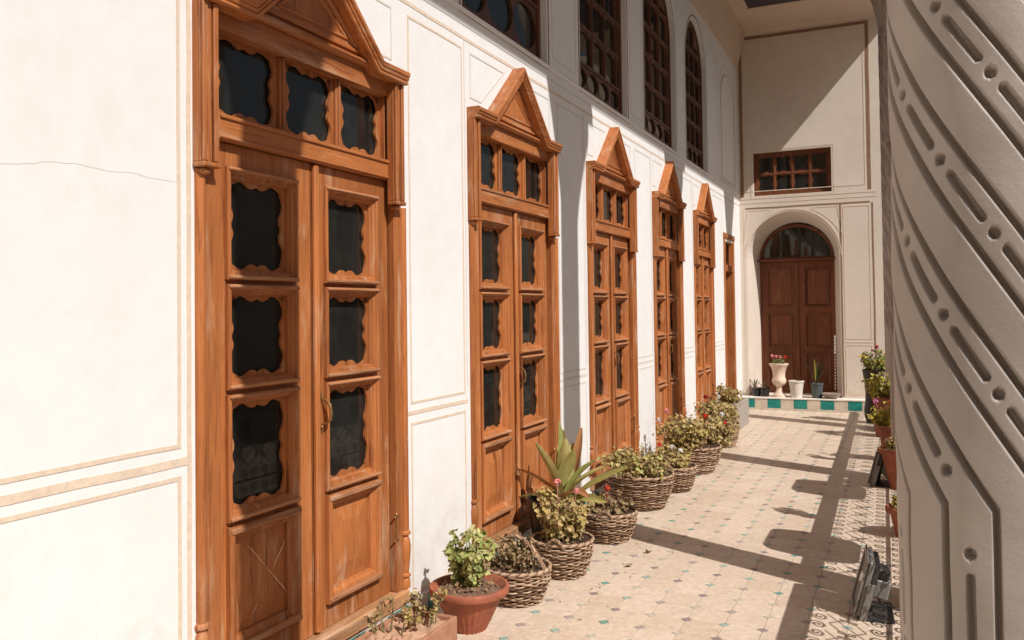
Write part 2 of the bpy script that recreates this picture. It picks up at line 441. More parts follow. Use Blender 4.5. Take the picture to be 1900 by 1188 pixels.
for k in range(5):
    a = DL[k]+DW[k]*1.44/1.4+.03; b = (DL[k+1] if k < 4 else D6[0])-.03
    piers.append((a, b))
    cx = .03
    if b-a > .35:
        mt = ln if k < 1 else lg
        frame_line(a+cx+.03, 1.155, b-.035, 3.26, .013, mt, lw); frame_line(a+cx+.03, .13, b-.035, 1.04, .013, mt, lw)
        strip([(a, 1.10), (b, 1.10)], .022, mt, 'painted_band', lw)
for k in range(5):
    L, w = DL[k], DW[k]; s = w/1.4
    strip([(L+.05*s, 3.255), (L+.05*s, 2.98), (L+.20*s, 2.98), (L+.55*s, 3.255)], .012, lg, 'painted_border', lw, closed=True)
    strip([(L+.88*s, 3.255), (L+1.22*s, 2.98), (L+1.36*s, 2.98), (L+1.36*s, 3.255)], .012, lg, 'painted_border', lw, closed=True)
    if k: strip([(L-.03, 1.2), (L-.03, 3.32)], .012, lg, 'painted_band', lw)
for (a, b) in WIN:   # outline paints in shading at the arched window reveals, double line on upper piers
    o_ = [(p[0], p[1]) for p in arch_pts(a-.03, b+.03, 3.49, 4.85, 5.51, 20)]
    strip(o_, .018, reveal_shade, 'painted_border', lw, closed=True)
ups = [-.2]+[q for w_ in WIN for q in w_]+[12.75]
for k in range(0, len(ups)-1, 2):
    a, b = ups[k]+.11, ups[k+1]-.11
    if b-a > .12: frame_line(a, 3.60, b, 5.35, .010, lg, lw)
strip(arch_pts(12.80, 14.12, 3.55, 4.85, 5.40, 20), .02, lg, 'painted_border', lw, closed=True)
strip(arch_pts(12.92, 14.00, 3.60, 4.85, 5.26, 20), .03, M['plaster_warm'], 'painted_border', lw, closed=True, d=.012)
# sloping frieze under the ceiling
b = MB(); b.add([(0, -4, 5.62), (.012, -4, 5.62), (.16, -4, 6.2), (0, -4, 6.2), (0, YE, 5.62), (.012, YE, 5.62), (.16, YE, 6.2), (0, YE, 6.2)],
      [(0, 1, 2, 3), (4, 7, 6, 5), (1, 5, 6, 2), (0, 4, 5, 1)]); b.build('frieze', M['ceiling'], lw)
# ledge (string course) with fine edge
MB().sweep([(-4, 3.50), (YE, 3.50)], [(-.016, .0005), (-.016, .012), (.006, .018), (.014, .012), (.014, .0005)], mpL).build('string_course', M['plaster'], lw)
# crack in plaster
cr = [(1.652, 2.101), (1.738, 2.115), (1.81, 2.135), (1.906, 2.141), (2.029, 2.134), (2.139, 2.142), (2.234, 2.134), (2.418, 2.143)]
cr2 = []
for k in range(len(cr)-1):
    for t in (0, .33, .66): cr2.append((cr[k][0]+(cr[k+1][0]-cr[k][0])*t, cr[k][1]+(cr[k+1][1]-cr[k][1])*t+random.uniform(-.003, .003)))
strip(cr2, .0014, M['crack'], 'plaster_crack', lw, d=.0008)
# glazed plinth tiles along the foot of the wall
y = -3.9; k = 0
while y < YE-.3:
    t = M['teal'] if k % 2 == 0 else M['cream_tile']
    MB().box(.0003, .010, y+.002, y+.198, .004, .096, .0015).build('plinth_tile', t, lw); y += .20; k += 1
MB().box(.0003, .014, -4, YE-.28, .097, .112, .002).build('plinth_cap', M['white_band'], lw)
# dim rooms behind
rm = MB()
rm.box(-3.6, -3.5, -4, YE, 0, 6.2); rm.box(-3.5, -.26, -4, YE, -.05, .0); rm.box(-3.5, -.26, -4, YE, 3.0, 3.3)
rm.box(-3.5, -.26, -4.1, -4, 0, 6.2); rm.box(-3.5, -.26, YE, YE+.1, 0, 6.2)
struct(rm.build('interior_rooms', M['room']))

# ------------------------------------------------------------------ doorways
def scallop(u0, v0, u1, v1, a=.010, h=.016, n=20):
    """inner contour of a fretwork board: wood lobes with a cusp notch at mid-side"""
    def ins(t):
        s = abs(t-.5)
        if s < .20: f = math.sin(PI*s/.20)**.8
        elif s < .36: f = -.35*math.sin(PI*(s-.20)/.16)
        else: f = .9*math.sin(PI*.5*(s-.36)/.14)
        return a+h*f
    pts = []
    W, H = u1-u0, v1-v0
    def side(p, q, nx, ny, L):
        for k in range(n):
            t = .06+.88*k/(n-1); i = ins(t)
            pts.append((p[0]+(q[0]-p[0])*t+nx*i, p[1]+(q[1]-p[1])*t+ny*i))
    side((u0, v0), (u1, v0), 0, 1, W); side((u1, v0), (u1, v1), -1, 0, H); side((u1, v1), (u0, v1), 0, -1, W); side((u0, v1), (u0, v0), 1, 0, H)
    return pts
MOULD = [(0, -.032), (0, -.014), (.003, -.010), (.012, -.008), (.018, -.012), (.021, -.020), (.025, -.024), (.034, -.026), (.037, -.034), (.041, -.040), (.043, -.052), (.044, -.060)]
def make_door():
    root = thing('gabled_doorway', (0, DL[0], 0), '', 'door', 'gabled wooden doorways along the white wall')
    wv, wh = M['wood_v'], M['wood_h']
    # fixed frame
    for (a, b) in ((.018, .132), (1.362, 1.432)):
        MB().box(-.12, .008, a, b, .19, 2.335, .003).build('jamb', wv, root)
    MB().box(-.12, -.02, .085, .150, 2.442, 2.80, .002).build('transom_jamb', wv, root)
    MB().box(-.12, -.02, 1.322, 1.385, 2.442, 2.80, .002).build('transom_jamb', wv, root)
    # casing posts of the upper part
    for (a, sg) in ((0, 1), (1.315, 1)):
        m_ = MB(); c = a
        m_.box(.0, .040, c, c+.084, 2.225, 2.839, .002); m_.box(.040, .056, c+.003, c+.028, 2.225, 2.839, .004)
        m_.box(.040, .049, c+.032, c+.052, 2.225, 2.839, .003); m_.box(.040, .058, c+.056, c+.081, 2.225, 2.839, .005)
        m_.box(.0, .062, c-.002, c+.086, 2.205, 2.2245, .004)
        m_.box(.0, .045, c+.012, c+.05, 2.178, 2.2045, .008)
        m_.build('casing', wv, root, smooth=30)
    # head: fascia, horizontal moulding with gable
    MB().box(-.12, .009, .0885, 1.3145, 2.772, 2.880, .002).build('fascia', wh, root)
    prof = [(-.032, .0), (-.032, .074), (-.026, .080), (-.016, .080), (-.012, .074), (-.008, .084), (.002, .088), (.006, .084), (.012, .094), (.030, .094), (.037, .084), (.037, .0)]
    m_ = MB(); m_.sweep([(1.400, 2.872), (1.150, 2.872), (.705, 3.274), (.262, 2.872), (.002, 2.872)], [(-o_, d) for o_, d in prof][::-1], mpL)
    m_.build('gable_moulding', wh, root, smooth=30)
    MB().plate([(.25, 2.868), (1.16, 2.868), (.705, 3.265)], [], -.0, .012, mpL).build('gable_panel', wv, root)
    tri = [(.335, 2.918), (1.075, 2.918), (.705, 3.205)]
    MB().sweep(tri, [(0, .012), (0, .026), (.012, .028), (.022, .018), (.030, .018), (.032, .012)], mpL, closed=True).build('gable_moulding', wh, root)
    tri2 = [(.44, 2.962), (.97, 2.962), (.705, 3.150)]
    MB().sweep(tri2, [(0, .012), (.004, .020), (.014, .020), (.022, .012)], mpL, closed=True).build('gable_moulding', wh, root)
    MB().sweep([(.30, 2.878), (1.11, 2.878)], [(-.012, .012), (-.012, .034), (.002, .046), (.016, .040), (.022, .012)], mpL).build('gable_moulding', wh, root)
    # transom rail
    m_ = MB(); m_.box(-.12, .004, .135, 1.360, 2.337, 2.440, .003)
    m_.box(.004, .013, .137, 1.358, 2.420, 2.437, .003); m_.box(.004, .010, .137, 1.358, 2.341, 2.352, .003)
    m_.build('transom_rail', wh, root, smooth=30)
    # transom: three glazed bays
    xs = [.150, .5475, .947, 1.322]
    for k in range(3):
        a, b_ = xs[k]+(.0 if k == 0 else .020), xs[k+1]-(.0 if k == 2 else .020)
        fr = MB(); fr.plate(rect(a, 2.442, b_, 2.771), [scallop(a+.018, 2.452, b_-.018, 2.768, .008, .017)], -.062, -.048, mpL)
        fr.build('fretwork', wv, root, smooth=30)
        MB().box(-.072, -.068, a+.002, b_-.002, 2.443, 2.770).build('transom_pane', M['glass'], root)
    for x in xs[1:3]:
        m_ = MB(); m_.box(-.09, -.030, x-.0195, x+.0195, 2.443, 2.771, .004); m_.box(-.030, -.022, x-.007, x+.007, 2.443, 2.771, .003)
        m_.build('mullion', wv, root, smooth=30)
    # sill
    MB().box(-.12, .035, -.005, 1.445, .118, .188, .008).build('sill', M['sill'], root)
    # turned colonnettes
    for yc in (.030, 1.446):
        p = [(.020, .190), (.026, .192), (.026, .235), (.020, .242), (.029, .252), (.029, .262), (.018, .270), (.022, .30), (.028, .36), (.031, .41), (.026, .445), (.017, .462),
             (.030, .472), (.030, .484), (.020, .492), (.022, .498), (.022, 2.20)]
        MB().lathe(p, 14, (.004, yc, 0)).build('colonnette', wv, root, smooth=40)
    # leaves
    for side, (a, b_) in enumerate(((.134, .725), (.733, 1.352))):
        c = (.408, 1.032)[side]; u0, u1 = c-.214, c+.214
        zs = [(1.786, 2.240), (1.345, 1.768), (.820, 1.325)]
        leaf = MB(); cuts = [rect(u0+.020, z0+.02, u1-.020, z1-.02) for z0, z1 in zs]+[rect(u0+.04, .34, u1-.04, .755)]
        leaf.plate(rect(a, .192, b_, 2.332), cuts, -.075, -.031, mpL)
        lf = leaf.build('door_leaf', wv, root)
        for k, (z0, z1) in enumerate(zs):
            MB().ring(u0, z0, u1, z1, MOULD, mpL).build('moulding', wh if k < 0 else wv, lf)
            for zz in (z0, z1):   # heavier horizontal nosing
                s_ = 1 if zz == z1 else -1
                MB().box(-.029, .002, u0+.004, u1-.004, zz-.017 if s_ > 0 else zz+.002, zz-.002 if s_ > 0 else zz+.019, .005).build('nosing', M['weathered'], lf, smooth=30)
            i0, i1, j0, j1 = u0+.042, u1-.042, z0+.040, z1-.040
            MB().plate(rect(i0-.006, j0-.006, i1+.006, j1+.006), [scallop(i0+.004, j0+.002, i1-.004, j1-.002, .010, .017, 22)], -.066, -.054, mpL).build('fretwork', wv, lf, smooth=30)
            MB().box(-.0735, -.070, i0-.01, i1+.01, j0-.01, j1+.01).build('window_pane', M['glass'], lf)
        MB().ring(u0, .300, u1, .800, [(0, -.032), (0, -.008), (.005, -.002), (.016, 0.0), (.028, -.006), (.034, -.018), (.040, -.018), (.052, -.030), (.060, -.034), (.062, -.048)], mpL).build('moulding', wv, lf)
        for (z0_, z1_) in ((.302, .332), (.768, .798)):
            MB().box(-.029, .007, u0+.002, u1-.002, z0_, z1_, .009).build('nosing', M['weathered'], lf, smooth=30)
        pnl = MB(); P0 = (u0+.058, .358, u1-.058, .742); i = .035
        pnl.ring(P0[0]-.004, P0[1]-.004, P0[2]+.004, P0[3]+.004, [(0, -.062), (.004, -.049), (i, -.046), (i+.06, -.036)], mpL)
        q = i+.06; pnl.add([mpL(P0[0]+q-.004, P0[1]+q-.004, -.036), mpL(P0[2]-q+.004, P0[1]+q-.004, -.036), mpL(P0[2]-q+.004, P0[3]-q+.004, -.036), mpL(P0[0]+q-.004, P0[3]-q+.004, -.036)], [(0, 1, 2, 3)])
        pnl.build('panel', wv, lf)
        if side == 1:
            m_ = MB(); m_.box(-.031, -.006, b_*0+.7335, .7665, .196, 2.328, .007); m_.build('astragal', wv, lf, smooth=30)
            m_ = MB(); pth = [(-.030, .798, 1.245), (-.005, .798, 1.243), (.018, .798, 1.225), (.026, .798, 1.19), (.020, .798, 1.155), (-.005, .798, 1.135), (-.030, .798, 1.133)]
            m_.tube(pth, [.006, .0065, .0065, .007, .0065, .0065, .006], 8)
            m_.lathe([(.001, 0), (.010, .012), (.006, .03), (.001, .045)], 8, (-.027, .798, 1.243)); m_.lathe([(.001, 0), (.006, .015), (.010, .033), (.001, .045)], 8, (-.027, .798, 1.09))
            m_.build('pull_handle', M['brass'], lf, smooth=True)
    m_ = MB(); m_.tube([(.004, 1.365, .46), (.006, 1.365, .575)], .005, 8); m_.box(.000, .010, 1.345, 1.385, .452, .462, .002); m_.box(.0, .010, 1.345, 1.385, .575, .585, .002)
    m_.lathe([(.001, -.012), (.008, -.004), (.008, .004), (.001, .012)], 8, (.006, 1.365, .59))
    m_.build('bolt', M['brass'], root, smooth=True)
    return root
doors = [make_door()]
for k in range(1, 5):
    c = copy_tree(doors[0]); c.location = (0, DL[k], 0); c.scale = (1, DW[k]/1.4, 1); doors.append(c)
doors[0].scale = (1, DW[0]/1.4, 1)
labs = ['largest and nearest gabled orange wood double door with dark band of column shadow across it',
        'second gabled orange wood double door, behind the black tub with the tall broad leaves',
        'third gabled double door, just beyond the grey vertical shadow strip on the white wall',
        'fourth gabled double door, narrow in view, behind the big bushy geranium basket',
        'fifth and smallest gabled double door, furthest of those with a pointed top']
for d_, l_ in zip(doors, labs): d_['label'] = l_
# scratches crossing the first door's lower left panel (a part only this door has)
lf0 = [o for o in doors[0].children if o.name.startswith('door_leaf')][0]
for (a, b_) in (((.30, .70), (.54, .44)), ((.32, .40), (.53, .66))):
    n_ = 9; pts = [(a[0]+(b_[0]-a[0])*t/n_+random.uniform(-.003, .003), a[1]+(b_[1]-a[1])*t/n_+random.uniform(-.003, .003)) for t in range(n_+1)]
    m_ = MB(); m_.tube([(-.0385, p[0]+.02, p[1]+.0) for p in pts], [.0005]+[random.uniform(.0022, .0042) for _ in range(n_-1)]+[.0005], 5)
    m_.build('scratch', flat('raw_wood_scratch', (.60, .38, .22), .9), lf0)
# sixth door, plain, no gable
def last_door():
    a, b_ = D6; w = b_-a
    r = thing('plain_doorway', (0, a, 0), 'plain wooden doorway without a gable, in the far corner of the white wall', 'door')
    wv, wh = M['wood_v'], M['wood_h']
    for (p, q) in ((.0, .11), (w-.11, w)): MB().box(-.18, .012, p, q, .19, 2.70, .004).build('jamb', wv, r)
    MB().box(-.14, .020, -.01, w+.01, 2.701, 2.78, .006).build('lintel', wh, r)
    MB().box(-.14, .010, .111, w-.111, 2.20, 2.30, .004).build('transom_rail', wh, r)
    MB().plate(rect(.111, 2.301, w-.111, 2.699), [rect(.17, 2.36, w-.17, 2.64)], -.07, -.04, mpL).build('transom_frame', wv, r)
    MB().box(-.062, -.058, .165, w-.165, 2.355, 2.645).build('transom_pane', M['glass'], r)
    for (p, q) in ((.112, w/2-.003), (w/2+.003, w-.112)):
        lf = MB().plate(rect(p, .195, q, 2.198), [rect(p+.06, .35, q-.06, .95), rect(p+.06, 1.08, q-.06, 2.08)], -.15, -.11, mpL).build('door_leaf', wv, r)
        for (z0, z1) in ((.35, .95), (1.08, 2.08)):
            MB().ring(p+.04, z0-.02, q-.04, z1+.02, [(0, -.111), (0, -.095), (.015, -.093), (.03, -.11), (.04, -.13)], mpL).build('moulding', wv, lf)
            MB().box(-.145, -.13, p+.061, q-.061, z0+.001, z1-.001).build('panel', wv, lf)
    MB().box(-.14, .03, -.01, w+.01, .118, .188, .008).build('sill', M['sill'], r)
last_door()
# curtains behind the doors, chairs and bright cloth seen through the first one
def curtain(ya, yb, z0, z1, x, mat, label, amp=.03, per=.11, group='curtains hanging behind the doors'):
    b = MB(); n = max(20, int((yb-ya)/.015)); vs = []; fs = []; r1 = random.uniform(0, 6)
    for k in range(n+1):
        y_ = (yb-ya)*k/n; d = amp*math.sin(2*PI*y_/per+r1+1.2*math.sin(y_*7+r1))+amp*.4*math.sin(2*PI*y_/(per*.43))
        vs += [(d*.6, y_, z0), (d, y_+.01*math.sin(y_*9), z1)]
        if k: a = 2*k-2; fs.append((a, a+2, a+3, a+1))
    b.add(vs, fs); o = b.build('curtain', mat, smooth=80, loc=(x, ya, 0)); tag(o, label, 'curtain', group); return o
wh_ = ['nearest', 'second', 'third', 'fourth', 'fifth']
for k in range(5):
    curtain(DL[k]+.1, DL[k]+DW[k], 1.0 if k else .25, 2.8, -.34 if k else -.82, M['curtain'] if k == 0 else M['curtain_mid'], 'dark curtain hanging inside the glass of the %s gabled door' % wh_[k])
for j, (yy, zz, lab) in enumerate(((DL[0]+.62, 1.16, 'bent tube chair back seen through the lowest left pane of the nearest door'), (DL[0]+1.22, 1.18, 'bent tube chair back seen through the lowest right pane of the nearest door'))):
    b = MB()
    for r_ in range(4):
        z_ = zz-.10*r_
        b.tube([(-.30-.05*math.sin(t*PI), yy-.05+.42*t, z_+.035*math.sin(t*PI*.5)-.01*r_) for t in [q/8 for q in range(9)]], .0085, 6)
    for yy2 in (yy-.05, yy+.37): b.tube([(-.31, yy2, .45), (-.30, yy2, zz+.03)], .010, 6)
    b.box(-.72, -.32, yy-.06, yy+.38, .43, .46, .01)
    for xx in (-.70, -.34):
        for yy2 in (yy-.04, yy+.36): b.tube([(xx, yy2, 0), (xx, yy2, .43)], .010, 6)
    tag(b.build('chair', M['steel'], smooth=True), lab, 'chair', 'steel chairs inside the nearest room')

# ------------------------------------------------------------------ upper arched windows
def arched_window(a, b_, ncirc, label):
    w = b_-a; r = thing('arched_window', (0, a, 0), label, 'window', 'tall arched lattice windows on the upper wall')
    dk = M['dark_wood']; z0, zs, zt = 3.52, 4.85, 5.47; fw = .042
    out = arch_pts(.002, w-.002, z0+.002, zs, zt-.002, 24); inn = arch_pts(fw, w-fw, z0+fw, zs, zt-fw, 24)
    MB().plate(out, [inn], -.11, -.05, mpL).build('frame', dk, r)
    def top(y): x = min(.999, abs(y-w/2)/(w/2-fw)); return zs+(zt-fw-zs)*(1-x**2.1)**.53
    # lattice with holes
    hs = []; zc0 = z0+fw+.01; ch = .20 if ncirc == 4 else .36; cell = (w-2*fw)/ncirc
    for k in range(ncirc):
        cy = fw+cell*(k+.5); rr = cell/2-(.009 if ncirc == 4 else .004)
        hs.append([(cy+rr*math.cos(t*PI/10), zc0+ch/2+(ch/2-.015)*math.sin(t*PI/10)) for t in range(20)])
    zr = zc0+ch+.035; rows = []
    z = zr
    while z < zt-.2: rows.append((z, z+.285)); z += .325
    cols = [(fw+.045, fw+.10)]; inner0, inner1 = fw+.105, w-fw-.105; cw = (inner1-inner0)/3
    cc = [(inner0+cw*k+.014, inner0+cw*(k+1)-.014) for k in range(3)]
    cc = [(fw+.018, inner0-.014)]+cc+[(inner1+.014, w-fw-.018)]
    pan = []
    for (p, q) in rows:
        for (c, d) in cc:
            t1 = min(top(c+.003), top(d-.003))-.02; t = min(q, t1)
            if t-p < .05: continue
            m_ = (c+d)/2; hw = (d-c)/2; k_ = 7
            h = [(c, p), (d, p)]; sp = t-min(.04, (t-p)*.4)
            for i in range(k_+1):
                an = PI*i/k_; h.append((m_+hw*math.cos(an), sp+(t-sp)*math.sin(an)*(1+.25*math.cos(4*an))*.8))
            hs.append(h); pan.append((c-.006, d+.006, p-.006, t+.006))
    MB().plate(arch_pts(fw+.001, w-fw-.001, z0+fw+.001, zs, zt-fw-.001, 24), hs, -.085, -.065, mpL).build('lattice', dk, r)
    bars = MB(); bars.box(-.064, -.050, fw+.002, w-fw-.002, zr-.030, zr-.006, .004)
    for (p, q) in rows[1:]:
        ww = max(0, (1-max(0, (p-zs)/(zt-fw-zs))**1.88)) if p > zs else 1
        hw = (w/2-fw)*(ww**.476) if p > zs else w/2-fw
        bars.box(-.064, -.052, w/2-hw+.004, w/2+hw-.004, p-.030, p-.010, .004)
    for k in range(4):
        y_ = inner0+cw*k; bars.box(-.0645, -.056, y_-.008, y_+.008, zr, top(y_)-.004, .003)
    bars.build('glazing_bar', dk, r)
    for k in range(ncirc): MB().box(-.0885, -.0862, fw+cell*k+.008, fw+cell*(k+1)-.008, zc0, zc0+ch).build('window_pane', M['glass_clear'], r)
    for (c, d, p, t) in pan: MB().box(-.0885, -.0862, c, d, p, t).build('window_pane', M['glass_clear'], r)
    curtain(a, b_, 3.5, 5.5, -.27, M['curtain_pale'], 'pale curtain behind the %s' % label.split(',')[0], .025, .14, 'curtains behind the upper windows')
arched_window(*WIN[0], 3, 'nearest upper lattice window, with large ovals along its foot, on the upper white wall')
arched_window(*WIN[1], 4, 'second upper lattice window, showing a row of pale circles at its foot, on the wall')
arched_window(*WIN[2], 4, 'third upper lattice window, curved top just in view, on the upper wall')
arched_window(*WIN[3], 4, 'furthest upper lattice window, whole pointed arch in view, on the upper wall')

# ------------------------------------------------------------------ end wall
nich_c, nich_h = .825, .715
def semi(c, h, z0, zs, rr, n=24): return [(c-h, z0), (c+h, z0)]+[(c+rr*math.cos(PI*k/n), zs+rr*math.sin(PI*k/n)) for k in range(n+1)]
def semi2(c, h, z0, zs, rr, n=24):
    p = [(c-h, z0), (c+h, z0)]
    return p+[(c+rr*math.cos(PI*k/n), zs+rr*math.sin(PI*k/n)*1.03) for k in range(n+1)]
EWM = lambda u, v, d: (u, YE-d, v)
front = semi2(nich_c, nich_h, .20, 2.46, nich_h); back = semi2(.825, .600, .20, 2.45, .600)
ew = MB(); ew.plate(rect(-.26, 0, 3.1, 6.2), [front, rect(.235, 3.475, 1.445, 4.19)], -.03, 0, EWM)
n_ = len(front); ew.add([EWM(*p, -.03) for p in front]+[EWM(*p, -.60) for p in back], [(i, (i+1) % n_, n_+(i+1) % n_, n_+i) for i in range(n_)])
ew.ring(.235, 3.475, 1.445, 4.19, [(0, -.03), (0, -.20)], EWM)
ew.plate(rect(-.26, 0, 3.1, 6.2), [back, rect(.236, 3.476, 1.444, 4.189)], -.70, -.602, EWM)
ewo = ew.build('end_wall', M['plaster_warm']); tag(ewo, 'cream plastered end wall with an arched door niche and a small window above', 'wall')
# platform below the wall with checker tiles
pl = MB(); pl.box(0.0, 3.0, YE-.27, YE, -.002, .185); pl.build('plinth', M['plaster_warm'], ewo)
x = .035; k = 0
while x < 2.7:
    MB().box(x+.002, min(x+.198, 2.72), YE-.282, YE-.270, .035, .180, .0015).build('plinth_tile', M['teal'] if k % 2 == 0 else M['cream_tile'], ewo); x += .2; k += 1
MB().box(0.0, 2.9, YE-.292, YE-.27, .181, .206, .005).build('plinth_cap', M['white_band'], ewo)
MB().box(0.0, 2.9, YE-.282, YE-.27, .0, .033, .001).build('plinth_foot', M['cream_tile'], ewo)
MB().box(0.0, 2.9, YE-.27, YE-.001, .186, .2).build('plinth_top', M['white_band'], ewo)
def eline(path, w, mat, closed=True, d=.004, name='painted_border'): return strip(path, w, mat, name, ewo, d, closed, EWM)
eline([(.055, 3.47), (.055, 6.10), (2.0, 6.10), (2.0, 3.47)], .050, M['line_brown'], False)
eline(rect(.115, 3.55, 1.94, 6.02), .012, M['line'])
eline(rect(.20, 3.445, 1.48, 4.225), .012, M['line'])
eline([(.10, 3.275), (2.0, 3.275)], .022, M['line_brown'], False, name='painted_band')
eline([(0, 3.36), (2.1, 3.36)], .010, M['line'], False, name='painted_band'); eline([(0, 3.43), (2.1, 3.43)], .014, M['line'], False, name='painted_band')
eline([(1.565, .22), (1.565, 3.262)], .022, M['line_brown'], False, name='painted_band'); eline([(2.035, .22), (2.035, 3.262)], .022, M['line_brown'], False, name='painted_band')
eline([(.07, .22), (.07, 3.262)], .014, M['line'], False, name='painted_band')
eline(rect(1.61, 1.13, 1.985, 3.22), .011, M['line']); eline(rect(1.61, .26, 1.985, 1.03), .011, M['line']); eline([(1.58, 1.08), (2.02, 1.08)], .018, M['line'], False, name='painted_band')
arc = [(nich_c+(nich_h+.03)*math.cos(PI*k/28), 2.46+(nich_h+.03)*1.03*math.sin(PI*k/28)) for k in range(29)]
eline(arc, .014, M['line'], False, .006)
eline([(.13, 3.235), (.48, 3.235)]+[(nich_c+(nich_h+.10)*math.cos(a_), 2.46+(nich_h+.09)*math.sin(a_)) for a_ in [PI*(.62+.03*k) for k in range(10)]], .010, M['line'])
eline([(1.52, 3.235), (1.17, 3.235)]+[(nich_c+(nich_h+.10)*math.cos(a_), 2.46+(nich_h+.09)*math.sin(a_)) for a_ in [PI*(.38-.03*k) for k in range(10)]], .010, M['line'])
# door in the niche
nd = thing('niche_door', (.825, YE+.60, 0), 'dark red-brown double door with a half-round fanlight in the end wall niche', 'door')
ND = lambda u, v, d: (u*1.027, -d, v+(.012 if v > 2.3 else 0))
for sgn in (-1, 1):
    a, b_ = (-.583, -.004) if sgn < 0 else (.004, .583)
    c0 = a+.06 if sgn < 0 else a+.06
    zz = [(1.66, 2.28), (.98, 1.52), (.32, .86)]
    lf = MB().plate(rect(a, .205, b_, 2.395), [rect(a+.13, p, b_-.10, q) for p, q in zz], -.06, -.015, ND).build('door_leaf', M['wood_x'], nd)
    for p, q in zz:
        MB().ring(a+.11, p-.02, b_-.08, q+.02, [(0, -.015), (0, -.003), (.012, 0), (.026, -.01), (.034, -.03), (.05, -.034)], ND).build('moulding', M['wood_x'], lf)
        MB().plate(rect(a+.155, p+.03, b_-.125, q-.03), [], -.055, -.034, ND).build('panel', M['wood_x'], lf)
    if sgn > 0: MB().plate(rect(-.022, .21, .022, 2.39), [], -.014, .004, ND).build('astragal', M['wood_x'], lf)
MB().box(-.645, .645, -.12, .05, 2.412, 2.448, .004).build('lintel', M['wood_x'], nd)
fo = [(.58*math.cos(PI*k/24), 2.44+.585*math.sin(PI*k/24)) for k in range(25)]; fi = [(.53*math.cos(PI*k/24), 2.475+.50*math.sin(PI*k/24)) for k in range(25)]
MB().plate(fo, [fi], -.05, -.005, ND).build('fanlight_frame', M['wood_x'], nd)
MB().plate([(p[0]*1.02, p[1]) for p in fi], [], -.036, -.033, ND).build('fanlight_pane', M['glass'], nd)
b = MB(); vs = []; fs = []
for k in range(81):
    x_ = -.56+1.12*k/80; d = .02*math.sin(x_*52+2*math.sin(x_*7)); vs += [(x_, d, 2.42), (x_, d, 3.0)]
    if k: a = 2*k-2; fs.append((a, a+2, a+3, a+1))
b.add(vs, fs); tag(b.build('curtain', M['curtain_pale'], smooth=80, loc=(.825, YE+.675, 0)), 'pale gathered curtain behind the half-round fanlight', 'curtain')
MB().box(.1, 1.6, YE+.70, YE+1.4, 0, .2).build('room_floor', M['room'], ewo)
struct(MB().box(-.3, 3.1, YE+1.4, YE+1.5, 0, 6.2).build('back_room_wall', M['room']))
# small window above
sw = thing('small_window', (.235, YE+.10, 3.475), 'small dark wooden window of eight scalloped panes above the niche', 'window')
SWM = lambda u, v, d: (u, -d, v); w_, h_ = 1.209, .714
MB().plate(rect(.001, .001, w_, h_), [rect(.054, .054, w_-.054, h_-.054)], -.05, .02, SWM).build('frame', M['wood_x'], sw)
gx = (w_-.10)/4; gz = (h_-.10)/2
for i in range(4):
    for j in range(2):
        a, c = .05+gx*i, .05+gz*j
        MB().plate(rect(a+.001, c+.001, a+gx-.001, c+gz-.001), [scallop(a+.022, c+.022, a+gx-.022, c+gz-.022, .006, .016, 12)], -.012, 0, SWM).build('fretwork', M['wood_x'], sw, smooth=30)
        MB().plate(rect(a+.004, c+.004, a+gx-.004, c+gz-.004), [], -.020, -.017, SWM).build('window_pane', M['glass'], sw)
for i in range(1, 4): MB().box(.05+gx*i-.012, .05+gx*i+.012, -.014, -.001, .051, h_-.051, .003).build('glazing_bar', M['wood_x'], sw)
for i in range(4): MB().box(.05+gx*i+.0125, .05+gx*(i+1)-.0125, -.0135, -.001, .05+gz-.012, .05+gz+.012, .003).build('glazing_bar', M['wood_x'], sw)
b = MB(); vs = []; fs = []
for k in range(121):
    x_ = .02+1.17*k/120; d = .018*math.sin(x_*58+2*math.sin(x_*9)); vs += [(x_, d, .02), (x_, d, .69)]
    if k: a = 2*k-2; fs.append((a, a+2, a+3, a+1))
b.add(vs, fs); tag(b.build('curtain', M['curtain_pale'], smooth=80, loc=(.235, YE+.20, 3.475)), 'thin pleated curtain behind the small eight-pane window', 'curtain')

sky_blocker = MB().box(-.26, 3.1, -4.4, -4.1, 0, 6.9).build('end_wall', M['plaster_warm']); tag(sky_blocker, 'unseen plain plaster wall added behind the camera to block low sky light', 'wall')  # unseen wall, added to cut the sky fill on the near column
# ------------------------------------------------------------------ ceiling and eave
c = MB(); c.box(-.26, 2.44, -4, YE, 6.2, 6.9)
c.add([(2.44, -4, 6.2), (3.05, -4, 6.93), (3.05, -4, 7.05), (2.44, -4, 7.05), (2.44, YE, 6.2), (3.05, YE, 6.93), (3.05, YE, 7.05), (2.44, YE, 7.05)],
      [(0, 1, 2, 3), (4, 7, 6, 5), (0, 4, 5, 1), (1, 5, 6, 2), (2, 6, 7, 3)])
co = struct(c.build('ceiling', M['ceiling']))
MB().box(.40, 1.9, 9.5, 13.15, 6.180, 6.1995, .004).build('ceiling_panel', M['dark_paint'], co)
MB().ring(.34, 9.44, 1.96, 13.21, [(0, .0), (0, .03), (.02, .035), (.045, .02)], lambda u, v, d: (u, v, 6.2-d)).build('ceiling_moulding', M['ceiling'], co)
MB().sweep([(0, YE), (2.44, YE)], [(-.0, .0), (-.0, .05), (-.05, .05), (-.09, .0)], lambda u, v, d: (u, v, 6.2-d)).build('ceiling_moulding', M['ceiling'], co)

